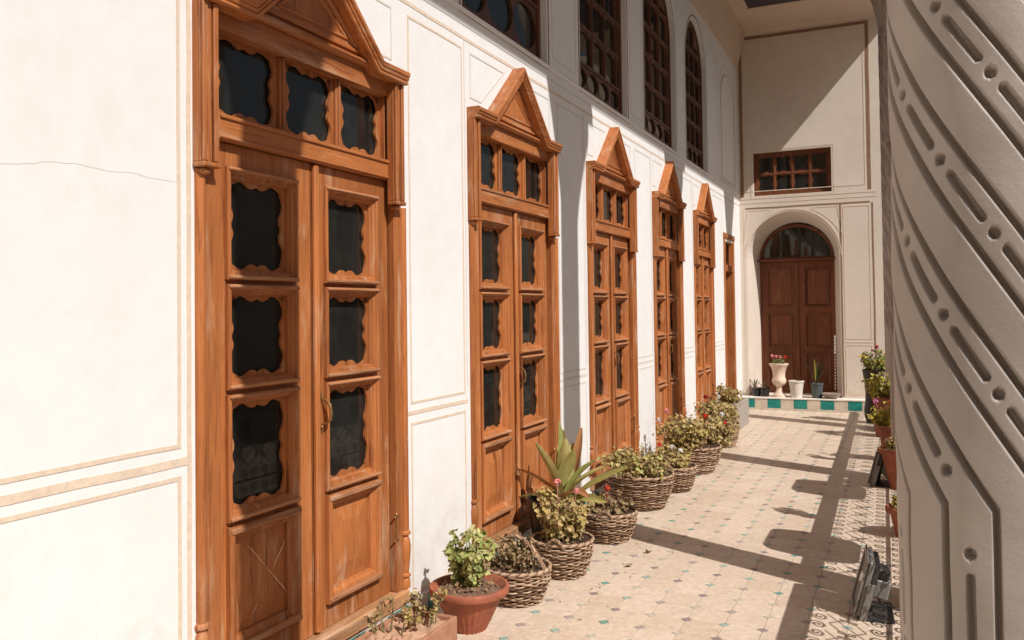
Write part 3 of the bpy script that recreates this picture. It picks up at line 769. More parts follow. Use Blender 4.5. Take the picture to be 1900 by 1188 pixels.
# ------------------------------------------------------------------ carved columns
def column_mesh(name, alphas, zs, R=.17):
    al = np.radians(np.array(alphas)); zs = np.array(zs); A, Z = np.meshgrid(al, zs)
    Ad = np.degrees(A); s = np.maximum(Z, 1.34)+.004725*Ad; p = .243
    u = ((s-1.226+p/2) % p)-p/2                                 # 0 = band centre
    steep = Z > 1.34
    gw = np.where(steep, .0118, .0098)
    dgr = np.abs(np.abs(u)-.0585); groove = np.clip((1-dgr/gw)*1.7, 0, 1); groove = groove*groove*(3-2*groove)
    # dots and slots along the band
    along = np.where(steep, (Ad+9.5)/25.714, (Z-1.269)/.185)
    fr = ((along+.5) % 1)-.5
    du = np.where(steep, u*.532, u*.628)                        # metres across the band
    dl = np.where(steep, ((fr*.143-.847*u+.0715) % .143)-.0715, fr*.185)
    dot = np.clip((.0092-np.hypot(du, dl))/.0025, 0, 1)
    half = np.where(steep, .0715, .0925); ex = half-np.abs(dl); hl = half-np.where(steep, .030, .036)
    inslot = np.clip((.0069-np.hypot(du, np.maximum(ex-hl, 0)))/.0025, 0, 1)*np.where((Z > 1.252) & (Z < 1.392), 0, 1)
    depth = np.maximum(np.maximum(groove*.0165, dot*.016), inslot*.017)
    wob = .0012*np.sin(Z*31+A*5)*np.sin(Z*13-A*3)+.0010*np.sin(Z*7.3+A*2)
    band = np.where(np.abs(u) < .0585, .0, .0012)
    rr = R-depth+wob+band
    lo = np.clip((.62-Z)/.04, 0, 1); hi = np.clip((Z-5.3)/.05, 0, 1); k = np.maximum(lo, hi)
    rr = rr*(1-k)+R*k
    rr = rr+np.clip((Z-5.35)/.95, 0, 1)**1.3*.27
    X = rr*np.sin(A); Y = -rr*np.cos(A)
    nz, na = Z.shape; V = np.stack([X, Y, Z], -1).reshape(-1, 3)
    i = np.arange(nz-1)[:, None]*na; j = np.arange(na)[None, :]; jn = (j+1) % na
    F = np.stack([i+j, i+jn, i+na+jn, i+na+j], -1).reshape(-1, 4)
    me = bpy.data.meshes.new(name); me.vertices.add(len(V)); me.vertices.foreach_set('co', V.astype(np.float32).ravel())
    me.loops.add(F.size); me.loops.foreach_set('vertex_index', F.astype(np.int32).ravel())
    me.polygons.add(len(F)); me.polygons.foreach_set('loop_start', np.arange(0, F.size, 4, dtype=np.int32)); me.polygons.foreach_set('loop_total', np.full(len(F), 4, dtype=np.int32))
    me.polygons.foreach_set('use_smooth', np.ones(len(F), dtype=bool)); me.update(); me.validate(); me.materials.append(M['column']); return me
fa = list(np.arange(-96, 26, .42))+list(np.arange(26, 264, 3.0))
fz = list(np.arange(0, .9, .03))+list(np.arange(.9, 2.42, .0034))+list(np.arange(2.42, 6.75, .02))
hi_me = column_mesh('shaft', fa, fz)
lo_me = column_mesh('shaft', list(np.arange(0, 360, 3.0)), list(np.arange(0, 6.75, .02)))
CY = [(1.63, 'carved grey stucco column with spiral grooves filling the right of the view'), (5.20, 'second spiral column along the railing, directly behind the near one'),
      (8.72, 'third spiral column along the railing, counted from the near one'), (12.28, 'last free spiral column along the railing, before the end wall')]
for k, (yc, lab) in enumerate(CY):
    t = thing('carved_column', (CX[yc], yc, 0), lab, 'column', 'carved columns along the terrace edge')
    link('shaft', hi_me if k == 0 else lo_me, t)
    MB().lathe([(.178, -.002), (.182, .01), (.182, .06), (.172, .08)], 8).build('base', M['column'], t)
    MB().box(-.40, .40, -.42, .42, 6.60, 6.72, .01).build('abacus', M['column'], t)
# ------------------------------------------------------------------ iron railing
def spiral(cy, cz, r, a0, turns, sgn, n=26):
    return [(0, cy+(r*(1-.86*k/n))*math.cos(a0+sgn*2*PI*turns*k/n), cz+(r*(1-.86*k/n))*math.sin(a0+sgn*2*PI*turns*k/n)) for k in range(n+1)]
def rail_cell():
    b = MB(); w = .25; t = .0060
    for zc, s in ((.625, 1), (.295, -1), (.165, -1)):
        for yy, sg in ((.065, 1), (.185, -1)): b.tube(spiral(yy, zc, .050, PI/2*s if 1 else 0, 1.6, sg*s), t, 5)
    for sy in (-1, 1):
        for sz in (-1, 1): b.tube(spiral(.125+sy*.030, .46+sz*.030, .028, math.atan2(-sz, -sy), 1.3, sy*sz, 16), t*.8, 5)
    for (a, c) in (((0, .565), (.25, .355)), ((.25, .565), (0, .355)), ((.125, .58), (0, .46)), ((.125, .34), (.25, .46))): b.tube([(0, *a), (0, *c)], t*.8, 4)
    return b.mesh('scroll_panel', M['iron'])
cell_me = rail_cell()
segs = [(-.6, CY[0][0]-.18)]+[(CY[k][0]+.18, CY[k+1][0]-.18) for k in range(3)]+[(CY[3][0]+.18, 13.78)]
rlabs = ['black scrolled iron railing panel nearest the viewer', 'black scrolled iron railing between the first and second columns', 'black scrolled iron railing between the second and third columns',
         'black scrolled iron railing between the third and fourth columns', 'black scrolled iron railing between the last column and the end wall']
for (a, b_), lab in zip(segs, rlabs):
    r = thing('iron_railing', (XRf(a), a, 0), lab, 'railing', 'scrolled iron railing along the terrace edge', rz=.0165); L = b_-a
    MB().box(-.045, .045, 0, L, .735, .785, .006).build('top_rail', M['iron'], r)
    for zz in (.685, .235, .085): MB().box(-.008, .008, .0, L, zz-.008, zz+.008).build('rail_bar', M['iron'], r)
    for yy in (.012, L-.012): MB().box(-.010, .010, yy-.010, yy+.010, 0, .735).build('post', M['iron'], r)
    n = max(1, round((L-.05)/.25)); st = (L-.05)/n
    for k in range(n):
        o = link('scroll_panel', cell_me, r, (0, .025+st*k, 0)); o.scale = (1, st/.25, 1)

# ------------------------------------------------------------------ opposite side of the courtyard (seen in the panes)
opp = thing('courtyard_house', (15, 0, -.7), 'pale two storey house across the courtyard, reflected in the door panes', 'building')
hs = [rect(y_, 0.9, y_+1.1, 3.0) for y_ in range(-18, 34, 3)]+[rect(y_, 4.4, y_+1.1, 6.2) for y_ in range(-18, 34, 3)]
OM_ = lambda u, v, d: (-d, u, v)
MB().plate(rect(-20, 0, 36, 7.2), hs, -.4, 0, OM_).build('wall', M['plaster_warm'], opp)
MB().box(.38, .5, -20, 36, 0, 7.2).build('back_wall', M['room'], opp)
MB().box(-.5, .6, -20, 36, 7.2, 7.5, .03).build('cornice', M['plaster'], opp)
for q in hs[:34]: MB().box(.12, .2, q[0][0], q[1][0], q[0][1], q[2][1]).build('window', M['dark_wood'], opp)

# ------------------------------------------------------------------ plants and pots
GOLD = [(.50, .39, .13), (.56, .45, .17), (.40, .32, .10), (.58, .43, .19), (.32, .25, .09), (.42, .28, .12)]
PALE = [(.46, .48, .16), (.55, .55, .22), (.36, .40, .12), (.27, .31, .09), (.62, .58, .27)]
DRY = [(.48, .36, .21), (.34, .22, .11), (.26, .15, .08), (.40, .28, .14), (.20, .12, .06), (.33, .27, .11)]
YEL = [(.52, .42, .06), (.45, .38, .07), (.38, .36, .08), (.58, .48, .10)]
def leaf_at(b, p, nrm, size, cup=.25, lob=8):
    n = nrm.normalized(); a = n.cross(Vector((random.gauss(0, 1), random.gauss(0, 1), random.gauss(0, 1))));
    a = a.normalized() if a.length > 1e-4 else Vector((1, 0, 0)); c = n.cross(a); vs = [p-n*size*cup]
    for k in range(lob):
        an = 2*PI*k/lob+.2; r = size*(1.0 if k % 2 == 0 else .76)*random.uniform(.85, 1.1)
        if k == 0: r *= .35
        vs.append(p+(a*math.cos(an)+c*math.sin(an))*r+n*size*random.uniform(-.12, .14))
    b.add(vs, [(0, 1+k, 1+(k+1) % lob) for k in range(lob)])
def plant(name, loc, label, r, h, pal, n=260, leaf=.02, stems=9, flowers=(), cat='plant', base=.04, dry=.15, lean=(0, 0), group=None, fill=.35, sq=1.0):
    t = thing(name, loc, label, cat, group); st = MB(); fo = MB(); tips = []
    for k in range(stems):
        an = random.uniform(0, 2*PI); rad = r*math.sqrt(random.random()); hh = h*random.uniform(.55, 1.0)*(1-.35*(rad/r)**2)
        tip = Vector((math.cos(an)*rad+lean[0]*hh, math.sin(an)*rad*sq+lean[1]*hh, hh)); b0 = Vector((math.cos(an)*base*random.random(), math.sin(an)*base*random.random(), -.01))
        mid = (b0+tip)/2+Vector((random.gauss(0, .015), random.gauss(0, .015), .01)); path = []
        for q in range(7):
            u = q/6; path.append(b0*(1-u)**2+mid*2*u*(1-u)+tip*u*u)
        st.tube(path, [.0045-.0004*q for q in range(7)], 5); tips.append(path)
    n = int(n*1.35); leaf *= .88
    for k in range(n):
        pth = random.choice(tips); q = random.choice([3, 4, 5, 6, 6, 6] if random.random() > fill else [1, 2, 3, 4]); c = pth[q]
        dv_ = Vector((random.gauss(0, 1), random.gauss(0, 1), random.gauss(.25, .8))).normalized()*random.uniform(.3, 1)*r*.30
        p = c+dv_; fo.tint = random.choice(DRY if random.random() < dry else pal)
        k_ = random.uniform(.8, 1.15); fo.tint = tuple(q_*k_ for q_ in fo.tint)
        leaf_at(fo, p, dv_.normalized()+Vector((.25, -.2, .7))+Vector((random.gauss(0, .35), random.gauss(0, .35), 0)), leaf*random.uniform(.6, 1.25))
    st.build('stem', M['stem'], t, smooth=True); o = fo.build('foliage', M['leaf'], t, tint=True); o['kind'] = 'stuff'
    for (x, y, z, col, s) in flowers:
        f = MB()
        for k in range(26):
            d = Vector((random.gauss(0, 1), random.gauss(0, 1), random.gauss(.3, .8))).normalized(); f.tint = tuple(min(.95, q_*random.uniform(.8, 1.15)) for q_ in col)
            leaf_at(f, Vector((x, y, z))+d*s*.75, d, s*.50, .2, 6)
        f.tube([(x*.6, y*.6, z*.3), (x, y, z)], .002, 4); f.build('flower', M['petal'], t, tint=True)
    return t
RED, PINK, WHITE, MAG = (.72, .05, .02), (.85, .36, .36), (.85, .82, .76), (.75, .32, .55)
def soil(parent, r, z, sq=(1, 1), bits=110):
    b = MB(); n = 22; rings = 6; vs = [(0, 0, z+.025)]; fs = []
    for i in range(1, rings+1):
        for k in range(n):
            an = 2*PI*k/n; rr = r*i/rings; vs.append((math.cos(an)*rr*sq[0], math.sin(an)*rr*sq[1], z+.022*(1-(i/rings)**2)+random.uniform(-.008, .010)))
    for k in range(n): fs.append((0, 1+k, 1+(k+1) % n))
    for i in range(rings-1):
        for k in range(n): a = 1+i*n; fs.append((a+k, a+n+k, a+n+(k+1) % n, a+(k+1) % n))
    b.add(vs, fs)
    b.build('soil', M['soil'], parent, smooth=60)
    d = MB()
    for k in range(bits):
        an = random.uniform(0, 2*PI); rr = r*math.sqrt(random.random())*.92; d.tint = random.choice(DRY)
        leaf_at(d, Vector((math.cos(an)*rr*sq[0], math.sin(an)*rr*sq[1], z+.022*(1-(rr/r)**2)+random.uniform(.004, .024))), Vector((random.gauss(0, .6), random.gauss(0, .6), 1)), random.uniform(.007, .016))
    o = d.build('dead_leaves', M['leaf'], parent, tint=True); o['kind'] = 'stuff'
WT = [(.33, .205, .125), (.24, .14, .083), (.43, .29, .185), (.52, .37, .25), (.17, .095, .055)]
def basket(loc, label, r, h, rb=.72, sy=1.0, rows=17, handles='side', rz=0, soilz=.88):
    t = thing('wicker_basket', loc, label, 'basket', 'wicker plant baskets along the wall', rz=rz)
    b = MB(); ns = 26; seg = 156
    def rad(z): u = z/h; return r*(rb+(1-rb)*math.sin(min(1, u*1.05)*PI/2)**.9)
    for i in range(rows):
        z = .008+(h-.016)*i/(rows-1); R_ = rad(z); rt = h/rows*.42; path = []; rad_ = []
        for k in range(seg+1):
            an = 2*PI*k/seg; w_ = math.sin(an*ns/2+PI*(i % 2)+.25*math.sin(an*3+i)); rr = R_+.0058*w_+.002*math.sin(an*5+i*1.7)
            path.append((math.cos(an)*rr, math.sin(an)*rr*sy, z+.0022*math.sin(an*4+i*2.1)+.0012*math.sin(an*11+i))); rad_.append(rt*(1+.16*math.sin(an*9+i*3.3)))
        b.tint = random.choice(WT); b.tube(path, rad_, 5, False)
    o = b.build('weave', M['wicker'], t, smooth=80, tint=True); o['kind'] = 'stuff'
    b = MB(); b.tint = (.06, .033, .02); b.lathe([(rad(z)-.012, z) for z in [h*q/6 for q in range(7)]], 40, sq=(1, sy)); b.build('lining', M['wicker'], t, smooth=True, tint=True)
    for k in range(ns):   # stakes standing just above the rim
        pass
    b = MB()
    for tw in range(3):
        path = []
        for k in range(seg+1):
            an = 2*PI*k/seg; a2 = an*22+tw*2.094; R_ = rad(h)+.006*math.cos(a2); path.append((math.cos(an)*R_, math.sin(an)*R_*sy, h+.004+.006*math.sin(a2)))
        b.tint = WT[(tw+1) % 5]; b.tube(path, .0062, 5, False)
    b.build('rim', M['wicker'], t, smooth=80, tint=True)
    def hoop(p0, p1, up, nstr=4):
        b = MB()
        for tw in range(nstr):
            path = []
            for k in range(31):
                u = k/30; a2 = u*22+tw*2*PI/nstr; s_ = math.sin(u*PI)
                c = Vector(p0)*(1-u)+Vector(p1)*u+Vector(up)*s_**.75
                path.append(c+Vector((math.cos(a2)*.006, math.cos(a2)*.006, math.sin(a2)*.006)))
            b.tint = WT[tw % 5]; b.tube(path, .0048, 5)
        b.build('handle', M['wicker'], t, smooth=80, tint=True)
    if handles == 'side':
        for sg in (-1, 1): hoop((-.055, sg*r*sy*.99, h-.01), (.055, sg*r*sy*.99, h-.01), (0, sg*.012, .055), 3)
    elif handles == 'top': hoop((-r*.93, -r*.25, h-.02), (r*.97, -r*.05, h-.02), (-.02, .03, .19), 7)
    soil(t, rad(h*soilz)*.97, h*soilz, (1, sy)); return t
def pot(name, loc, label, prof, mat, group=None, flute=None, soilz=None, soilr=None, n=40, rimat=None):
    t = thing(name, loc, label, 'pot', group); k = rimat if rimat else len(prof)
    MB().lathe(prof[:k], n, flute=flute).build('body', mat, t, smooth=50)
    if rimat: MB().lathe(prof[k-1:], n).build('rim', mat, t, smooth=50)
    if soilz: soil(t, soilr, soilz)
    return t
def planter_prof(r, h, rb, lip=.02, th=.012):
    return [(.0, .0), (rb, .0), (rb+.006, .012), (r-lip-.012, h-.052), (r-lip-.008, h-.045), (r-.004, h-.040), (r, h-.034), (r, h-.006), (r-.005, h), (r-.016, h), (r-th-.012, h-.010), (rb+.02, h*.5)]

# near clay trough
t = thing('clay_trough', (.325, 3.24, 0), 'rectangular pale clay trough with cracked dry soil, cut off by the bottom edge', 'planter')
b = MB(); b.box(-.145, .145, -.35, .35, .0, .03, .004)
for (a, c_, d, e) in ((-.145, -.123, -.35, .35), (.123, .145, -.35, .35), (-.123, .123, -.35, -.327), (-.123, .123, .327, .35)): b.box(a, c_, d, e, .0305, .200, .005)
b.build('body', M['clay'], t, smooth=30)
b = MB(); nx, ny = 14, 34; vs = []
for i in range(nx+1):
    for j in range(ny+1): vs.append((-.122+.244*i/nx, -.326+.652*j/ny, .182+random.uniform(-.010, .014)+.008*math.sin(i*1.1+j*.7)))
b.add(vs, [(i*(ny+1)+j, (i+1)*(ny+1)+j, (i+1)*(ny+1)+j+1, i*(ny+1)+j+1) for i in range(nx) for j in range(ny)]); b.build('soil', M['terracotta_pale'], t)
plant('withered_geranium', (.31, 3.42, .18), 'withered geranium sprigs in the clay trough at the bottom edge', .11, .15, GOLD, 90, .015, 6, dry=.5, base=.1, fill=.1)
plant('withered_geranium', (.40, 3.47, .18), 'single curved sprig leaning over the front corner of the clay trough', .05, .20, GOLD, 40, .016, 3, dry=.3, base=.02, fill=.1, lean=(.25, .1))
plant('withered_geranium', (.25, 3.30, .18), 'thin dry sprig beside the nearest door sill', .08, .17, DRY, 45, .014, 4, dry=.6, base=.05, fill=.1)
# terracotta pot with geranium
fl = lambda an, z: .036*math.sin(an*26) if z < .165 else 0
pot('terracotta_pot', (.345, 3.95, 0), 'fluted terracotta pot with a wide rim, holding the pale green geranium', planter_prof(.208, .228, .085), M['terracotta'], None, fl, .195, .182, 104)
t = plant('geranium', (.33, 3.97, .19), 'pale green leafy geranium in the fluted terracotta pot', .130, .33, PALE, 560, .025, 20, dry=.04, base=.05, fill=.5)
B = [(.40, 4.44, .185, .19, 'top', 'hooped wicker basket with dead stalks beside the terracotta pot'),
     (.46, 4.99, .19, .215, 'side', 'pale wicker basket with a yellowing geranium in front of the black tub'),
     (.47, 5.86, .205, .20, 'side', 'low wicker basket with one red flower, just beyond the broad-leaved plant'),
     (.40, 6.93, .275, .27, 'side', 'large deep wicker basket of mixed geraniums in front of the third door'),
     (.50, 7.66, .205, .215, 'side', 'small wicker basket with white and red flowers between two larger baskets'),
     (.47, 8.60, .275, .255, 'side', 'wide wicker basket overflowing with the tallest geraniums by the fourth door'),
     (.42, 10.28, .225, .26, 'side', 'farthest wicker basket, before the grey concrete box')]
for (x, y, r, h, hd, lab) in B: basket((x, y, 0), lab, r, h, .70, 1.0, max(14, int(h/.0108)), hd, rz=0 if hd == 'top' else random.uniform(-.4, .4))
plant('dead_stalks', (.39, 4.45, .16), 'brown dead stalks and crumpled leaves in the hooped basket', .15, .22, DRY, 420, .017, 18, dry=.75, base=.09, fill=.6)
plant('yellowing_geranium', (.44, 5.0, .17), 'yellowing geranium with pink flowers in front of the black tub', .19, .36, GOLD, 900, .022, 24, [(-.02, .02, .39, PINK, .026), (.12, -.01, .35, PINK, .024)], dry=.10, base=.08, fill=.45)
plant('wilting_geranium', (.45, 5.88, .16), 'wilting geranium with a single red bloom in the low basket', .18, .16, DRY, 520, .018, 20, [(.0, .03, .19, RED, .026)], dry=.3, base=.11, fill=.5)
plant('mixed_geranium', (.36, 6.90, .23), 'mixed green and dry geraniums in the large deep basket', .27, .22, GOLD+PALE[:2], 1300, .022, 34, (), dry=.22, base=.18, fill=.4)
plant('white_geranium', (.49, 7.66, .18), 'small geranium with white and red blooms in the small basket', .19, .22, GOLD, 700, .021, 22, [(.02, -.05, .21, WHITE, .030), (.08, .0, .18, WHITE, .026), (-.10, -.05, .23, RED, .022), (.14, .05, .12, RED, .024)], dry=.12, base=.1, fill=.4)
plant('tall_geranium', (.40, 8.45, .22), 'tall bushy ochre geranium with pink and white blooms by the fourth door', .25, .37, GOLD, 1400, .023, 34, [(-.14, -.05, .40, PINK, .03), (-.22, -.05, .31, WHITE, .025)], dry=.15, base=.16, fill=.45)
plant('spreading_geranium', (.60, 8.95, .20), 'spreading geranium with orange-red blooms on the right of the wide basket', .26, .31, GOLD+DRY[:1], 1300, .022, 34, [(-.05, -.1, .33, RED, .028), (.10, .0, .34, WHITE, .03), (.14, -.05, .26, RED, .024)], dry=.25, base=.18, fill=.45)
plant('leggy_geranium', (.40, 10.25, .22), 'leggy geranium with a dark red bloom in the farthest basket', .26, .34, GOLD, 800, .024, 24, [(-.14, .0, .36, (.45, .02, .02), .03)], dry=.2, base=.15, fill=.35)
t = thing('dead_twig', (.26, 9.15, .2), 'bare curved black twig rising above the baskets against the white wall', 'twig')
b = MB(); b.tube([(0, 0, 0), (-.02, .02, .12), (-.09, .05, .27), (-.13, .06, .37), (-.12, .06, .42)], [.006, .005, .0045, .004, .003], 5); b.tube([(-.09, .05, .27), (-.07, .07, .31)], .003, 5); b.build('stalk', M['iron'], t)
# black tub with canna
pot('black_tub', (.27, 5.37, 0), 'tall black plastic tub holding the broad-leaved plant by the second door', [(0, 0), (.15, 0), (.153, .01), (.188, .34), (.188, .35), (.198, .352), (.200, .375), (.192, .382), (.182, .376), (.170, .30)], M['black_plastic'], None, None, .31, .17, 40)
t = thing('canna', (.31, 5.40, .31), 'broad upright canna with tan-edged leaves in the black tub', 'plant')
def blade(b, base, az, el, L, w, bend, twist=0):
    n = 10; p = Vector(base); rows = []; dirh = Vector((math.cos(az), math.sin(az), 0)); side = Vector((-math.sin(az), math.cos(az), 0))
    for k in range(n+1):
        u = k/n; e = el-bend*u; d = dirh*math.cos(e)+Vector((0, 0, 1))*math.sin(e); nn = dirh*-math.sin(e)+Vector((0, 0, 1))*math.cos(e)
        wv = w*(math.sin(PI*min(1, (u*.93+.05))**.85)**.75)*(1 if u > .12 else .45+u*4)+.003; s = side*math.cos(twist*u)+nn*math.sin(twist*u); s2 = nn*math.cos(twist*u)-side*math.sin(twist*u)
        rows.append((p-s*wv+s2*wv*.55, p-s*wv*.5+s2*wv*.2, p+Vector((0, 0, 0)), p+s*wv*.5+s2*wv*.2, p+s*wv+s2*wv*.55)); p = p+d*(L/n)
    vs = [v for r_ in rows for v in r_]; b.add(vs, [(i*5+j, i*5+j+1, i*5+5+j+1, i*5+5+j) for i in range(n) for j in range(4)])
G1, G2, G3, BR = (.36, .33, .11), (.44, .39, .15), (.25, .27, .08), (.40, .19, .08)
for (az, el, L, w, bend, tw, col) in ((2.2, 1.45, .55, .030, .1, .5, G3), (1.9, 1.25, .50, .040, -.1, -.6, G2), (-2.6, 1.20, .46, .045, .1, .8, G2), (-1.2, 1.45, .46, .050, .1, .2, G2), (-.5, 1.40, .40, .050, .35, -.5, G1),
        (.1, .95, .42, .032, .55, .3, G2), (-.15, .62, .56, .034, .15, .9, G1), (.9, 1.30, .52, .030, -.1, 1., BR), (-2.9, .80, .42, .030, .5, .6, BR), (-3.1, .45, .34, .025, .9, .2, G2), (-.6, .85, .36, .034, 1.2, .4, BR), (.3, 1.2, .38, .035, .6, -.8, G3), (1.5, 1.35, .42, .035, .2, .4, G1), (-.25, .45, .34, .028, .6, 1.1, G1)):
    b = MB(); b.tint = tuple(min(1, c_*1.25) for c_ in col); blade(b, (random.uniform(-.03, .03), random.uniform(-.03, .03), .02), az, el, L, w*1.2, bend, tw); b.build('leaf', M['leaf'], t, smooth=60, tint=True)
# concrete box by last door
t = thing('concrete_box', (.22, 11.9, 0), 'rough grey concrete planter box standing below the plain far door', 'planter')
b = MB(); b.box(-.20, .19, -.40, .55, 0, .05, .006)
for (a, c_, d, e) in ((-.20, -.165, -.40, .55), (.155, .19, -.40, .55), (-.165, .155, -.40, -.365), (-.165, .155, .515, .55)): b.box(a, c_, d, e, .0505, .36, .006)
b.build('body', M['concrete'], t); MB().box(-.164, .154, -.364, .514, .30, .33).build('soil', M['soil'], t)
plant('yellow_shrub', (.27, 11.7, .32), 'loose yellow-green shrub in the concrete box', .22, .32, GOLD, 420, .024, 16, dry=.2, base=.14, fill=.3)
pot('small_clay_pot', (.30, 11.22, 0), 'small clay pot standing before the concrete box', planter_prof(.11, .17, .07), M['terracotta'], None, None, .14, .09)
plant('grassy_plant', (.31, 11.22, .14), 'grassy spreading plant in the small clay pot', .18, .30, GOLD, 200, .022, 10, dry=.2, base=.06, fill=.3)

# props in the niche
ZN = .20; YN = YE-.12
up = [(0, 0), (.098, 0), (.098, .035), (.085, .045), (.062, .075), (.044, .12), (.040, .155), (.055, .18), (.088, .20), (.108, .235), (.112, .27), (.100, .30), (.092, .33), (.098, .40), (.118, .47), (.142, .505), (.150, .515), (.150, .535), (.138, .54), (.120, .53), (.10, .44)]
t = pot('stone_urn', (.60, YN, ZN), 'chalky pink pedestal urn with pink flowers on the niche step', up, M['urn'], None, None, .47, .10, 36)
plant('pink_geranium', (.60, YN, ZN+.47), 'low geranium with pink and red blooms in the pedestal urn', .11, .17, [(.16, .2, .05), (.24, .24, .08)], 240, .02, 12, [(-.10, 0, .19, PINK, .032), (-.04, -.02, .18, PINK, .028), (.02, -.03, .17, PINK, .034), (.10, 0, .17, RED, .028), (.07, -.04, .11, PINK, .022)], dry=.1, fill=.4)
pot('white_pot', (.865, YN-.01, ZN), 'empty off-white pot beside the pedestal urn', [(0, 0), (.082, 0), (.084, .008), (.112, .24), (.122, .245), (.124, .262), (.116, .268), (.106, .262), (.090, .10), (0, .09)], M['white_pot'])
pot('grey_pot', (1.175, YN, ZN), 'blue-grey plastic pot with one yellow-green leaf in the niche', [(0, 0), (.072, 0), (.074, .008), (.092, .21), (.102, .215), (.102, .232), (.094, .236), (.084, .21)], M['grey_plastic'], None, None, .19, .082)
t = thing('young_canna', (1.16, YN, ZN+.19), 'yellow-green upright leaf with dark leaves behind in the blue-grey pot', 'plant')
for (az, el, L, w, bend, tw, col) in ((2.6, 1.45, .42, .034, -.12, 1.2, (.50, .48, .10)), (.5, 1.3, .44, .022, .3, .3, (.04, .05, .02)), (3.0, 1.2, .46, .02, .1, .4, (.04, .05, .02)), (1.2, 1.4, .40, .02, .3, 0, (.05, .07, .02)), (-.3, 1.2, .36, .02, .5, 0, (.05, .06, .02)), (3.1, 1.3, .2, .02, .2, 1., BR)):
    b = MB(); b.tint = col; blade(b, (0, 0, 0), az, el, L, w, bend, tw); b.build('leaf', M['leaf'], t, smooth=60, tint=True)
for (x, y, r, h, lab) in ((.24, YN+.04, .075, .13, 'small black pot with a spiky succulent at the left of the niche'), (.375, YN, .080, .15, 'small black pot between the spiky succulent and the urn')):
    pot('small_black_pot', (x, y, ZN), lab, [(0, 0), (r*.75, 0), (r, h-.02), (r+.008, h-.018), (r+.008, h), (r-.006, h), (r-.01, h-.03)], M['black_plastic'], 'small black pots in the niche', None, h-.03, r-.012)
for (x, hh, nm, lab, pal) in ((.22, .20, 'succulent', 'spiky grey-green succulent in the leftmost small black pot', (.22, .21, .15)), (.375, .16, 'succulent', 'short upright succulent just left of the urn', (.20, .17, .10))):
    t = thing(nm, (x, YN+.02, ZN+.11), lab, 'plant')
    for k in range(7):
        b = MB(); b.tint = pal; blade(b, (0, 0, 0), k*.95, random.uniform(.8, 1.4), hh*random.uniform(.7, 1.1), .011, .2); b.build('leaf', M['leaf'], t, tint=True)
pot('stone_dish', (1.385, YN-.03, ZN), 'shallow grey stone dish at the right end of the niche step', [(0, 0), (.05, 0), (.12, .035), (.148, .075), (.150, .082), (.142, .080), (.10, .050), (0, .03)], M['shell'])
t = thing('twisted_pole', (1.435, YE-.02, ZN), 'thin pale and dark twisted pole leaning beside the niche door', 'pole')
b = MB(); b.tube([(0, 0, .12), (.012, .0, 1.02)], .010, 8); b.build('rod', M['dark_wood'], t)
for k in range(17):
    z = .14+.85*k/17; big = k > 10
    MB().lathe([(.004, 0), (.0105, .006), (.0105, .016 if not big else .045), (.004, .022 if not big else .05)], 8, (.012*(z-.12)/.9, 0, z)).build('bead', M['white_pot'], t)

# right side: vase, pots and floodlights by the railing
vp = [(0, 0), (.085, 0), (.105, .02), (.13, .10), (.135, .18), (.118, .30), (.112, .42), (.122, .56), (.140, .68), (.150, .735), (.152, .75), (.143, .755), (.13, .74), (.11, .60)]
pot('dark_vase', (2.04, 13.0, 0), 'tall dark brown glazed vase with flowers near the end wall', vp, M['dark_vase'], None, None, .70, .12, 40)
plant('vase_flowers', (2.06, 13.0, .70), 'yellow-green flowering plant with red tips in the tall dark vase', .19, .36, YEL+[(.12, .17, .04)]*3, 520, .024, 20, [(.03, 0, .37, (.55, .05, .08), .03), (-.15, 0, .24, WHITE, .025), (-.03, 0, .32, (.55, .1, .1), .022)], dry=.05, base=.09, fill=.4)
pot('tall_clay_pot', (2.20, 11.70, 0), 'tall red clay pot half hidden behind the near column, close to the dark vase', [(0, 0), (.10, 0), (.115, .02), (.135, .44), (.15, .45), (.152, .50), (.142, .505), (.12, .47)], M['terracotta_dark'], 'red clay pots by the railing', None, .46, .125)
plant('trailing_yellow_plant', (2.15, 11.70, .48), 'trailing golden plant in the tall red clay pot', .19, .34, YEL, 520, .026, 18, dry=.08, base=.1, fill=.5)
pot('flared_clay_pot', (2.30, 9.9, 0), 'red clay pot with pink and red flowers against the column edge', [(0, 0), (.09, 0), (.10, .02), (.125, .33), (.145, .34), (.147, .38), (.135, .385), (.11, .35)], M['terracotta_dark'], 'red clay pots by the railing', None, .34, .118)
plant('pink_red_flowers', (2.265, 9.9, .36), 'golden-leaved plant with a pink and a bright red bloom', .17, .26, YEL, 460, .024, 18, [(-.12, 0, .27, MAG, .030), (.03, -.05, .25, (.85, .10, .02), .040)], dry=.05, base=.1, fill=.5)
pot('wide_clay_pot', (2.395, 8.45, 0), 'wide-rimmed terracotta pot beside the second floodlight', planter_prof(.205, .36, .10), M['terracotta'], 'red clay pots by the railing', None, .33, .18)
plant('dry_geranium', (2.33, 8.45, .33), 'small dry geranium in the wide-rimmed terracotta pot', .10, .12, YEL+DRY, 120, .022, 8, dry=.3, fill=.4)
pot('low_clay_pot', (2.44, 6.72, 0), 'low terracotta pot peeping out at the column edge', planter_prof(.16, .21, .09), M['terracotta'], 'red clay pots by the railing', None, .18, .14)
plant('dry_geranium', (2.38, 6.72, .18), 'tuft of yellow leaves in the low terracotta pot', .08, .10, YEL, 90, .02, 6, dry=.1, fill=.4)

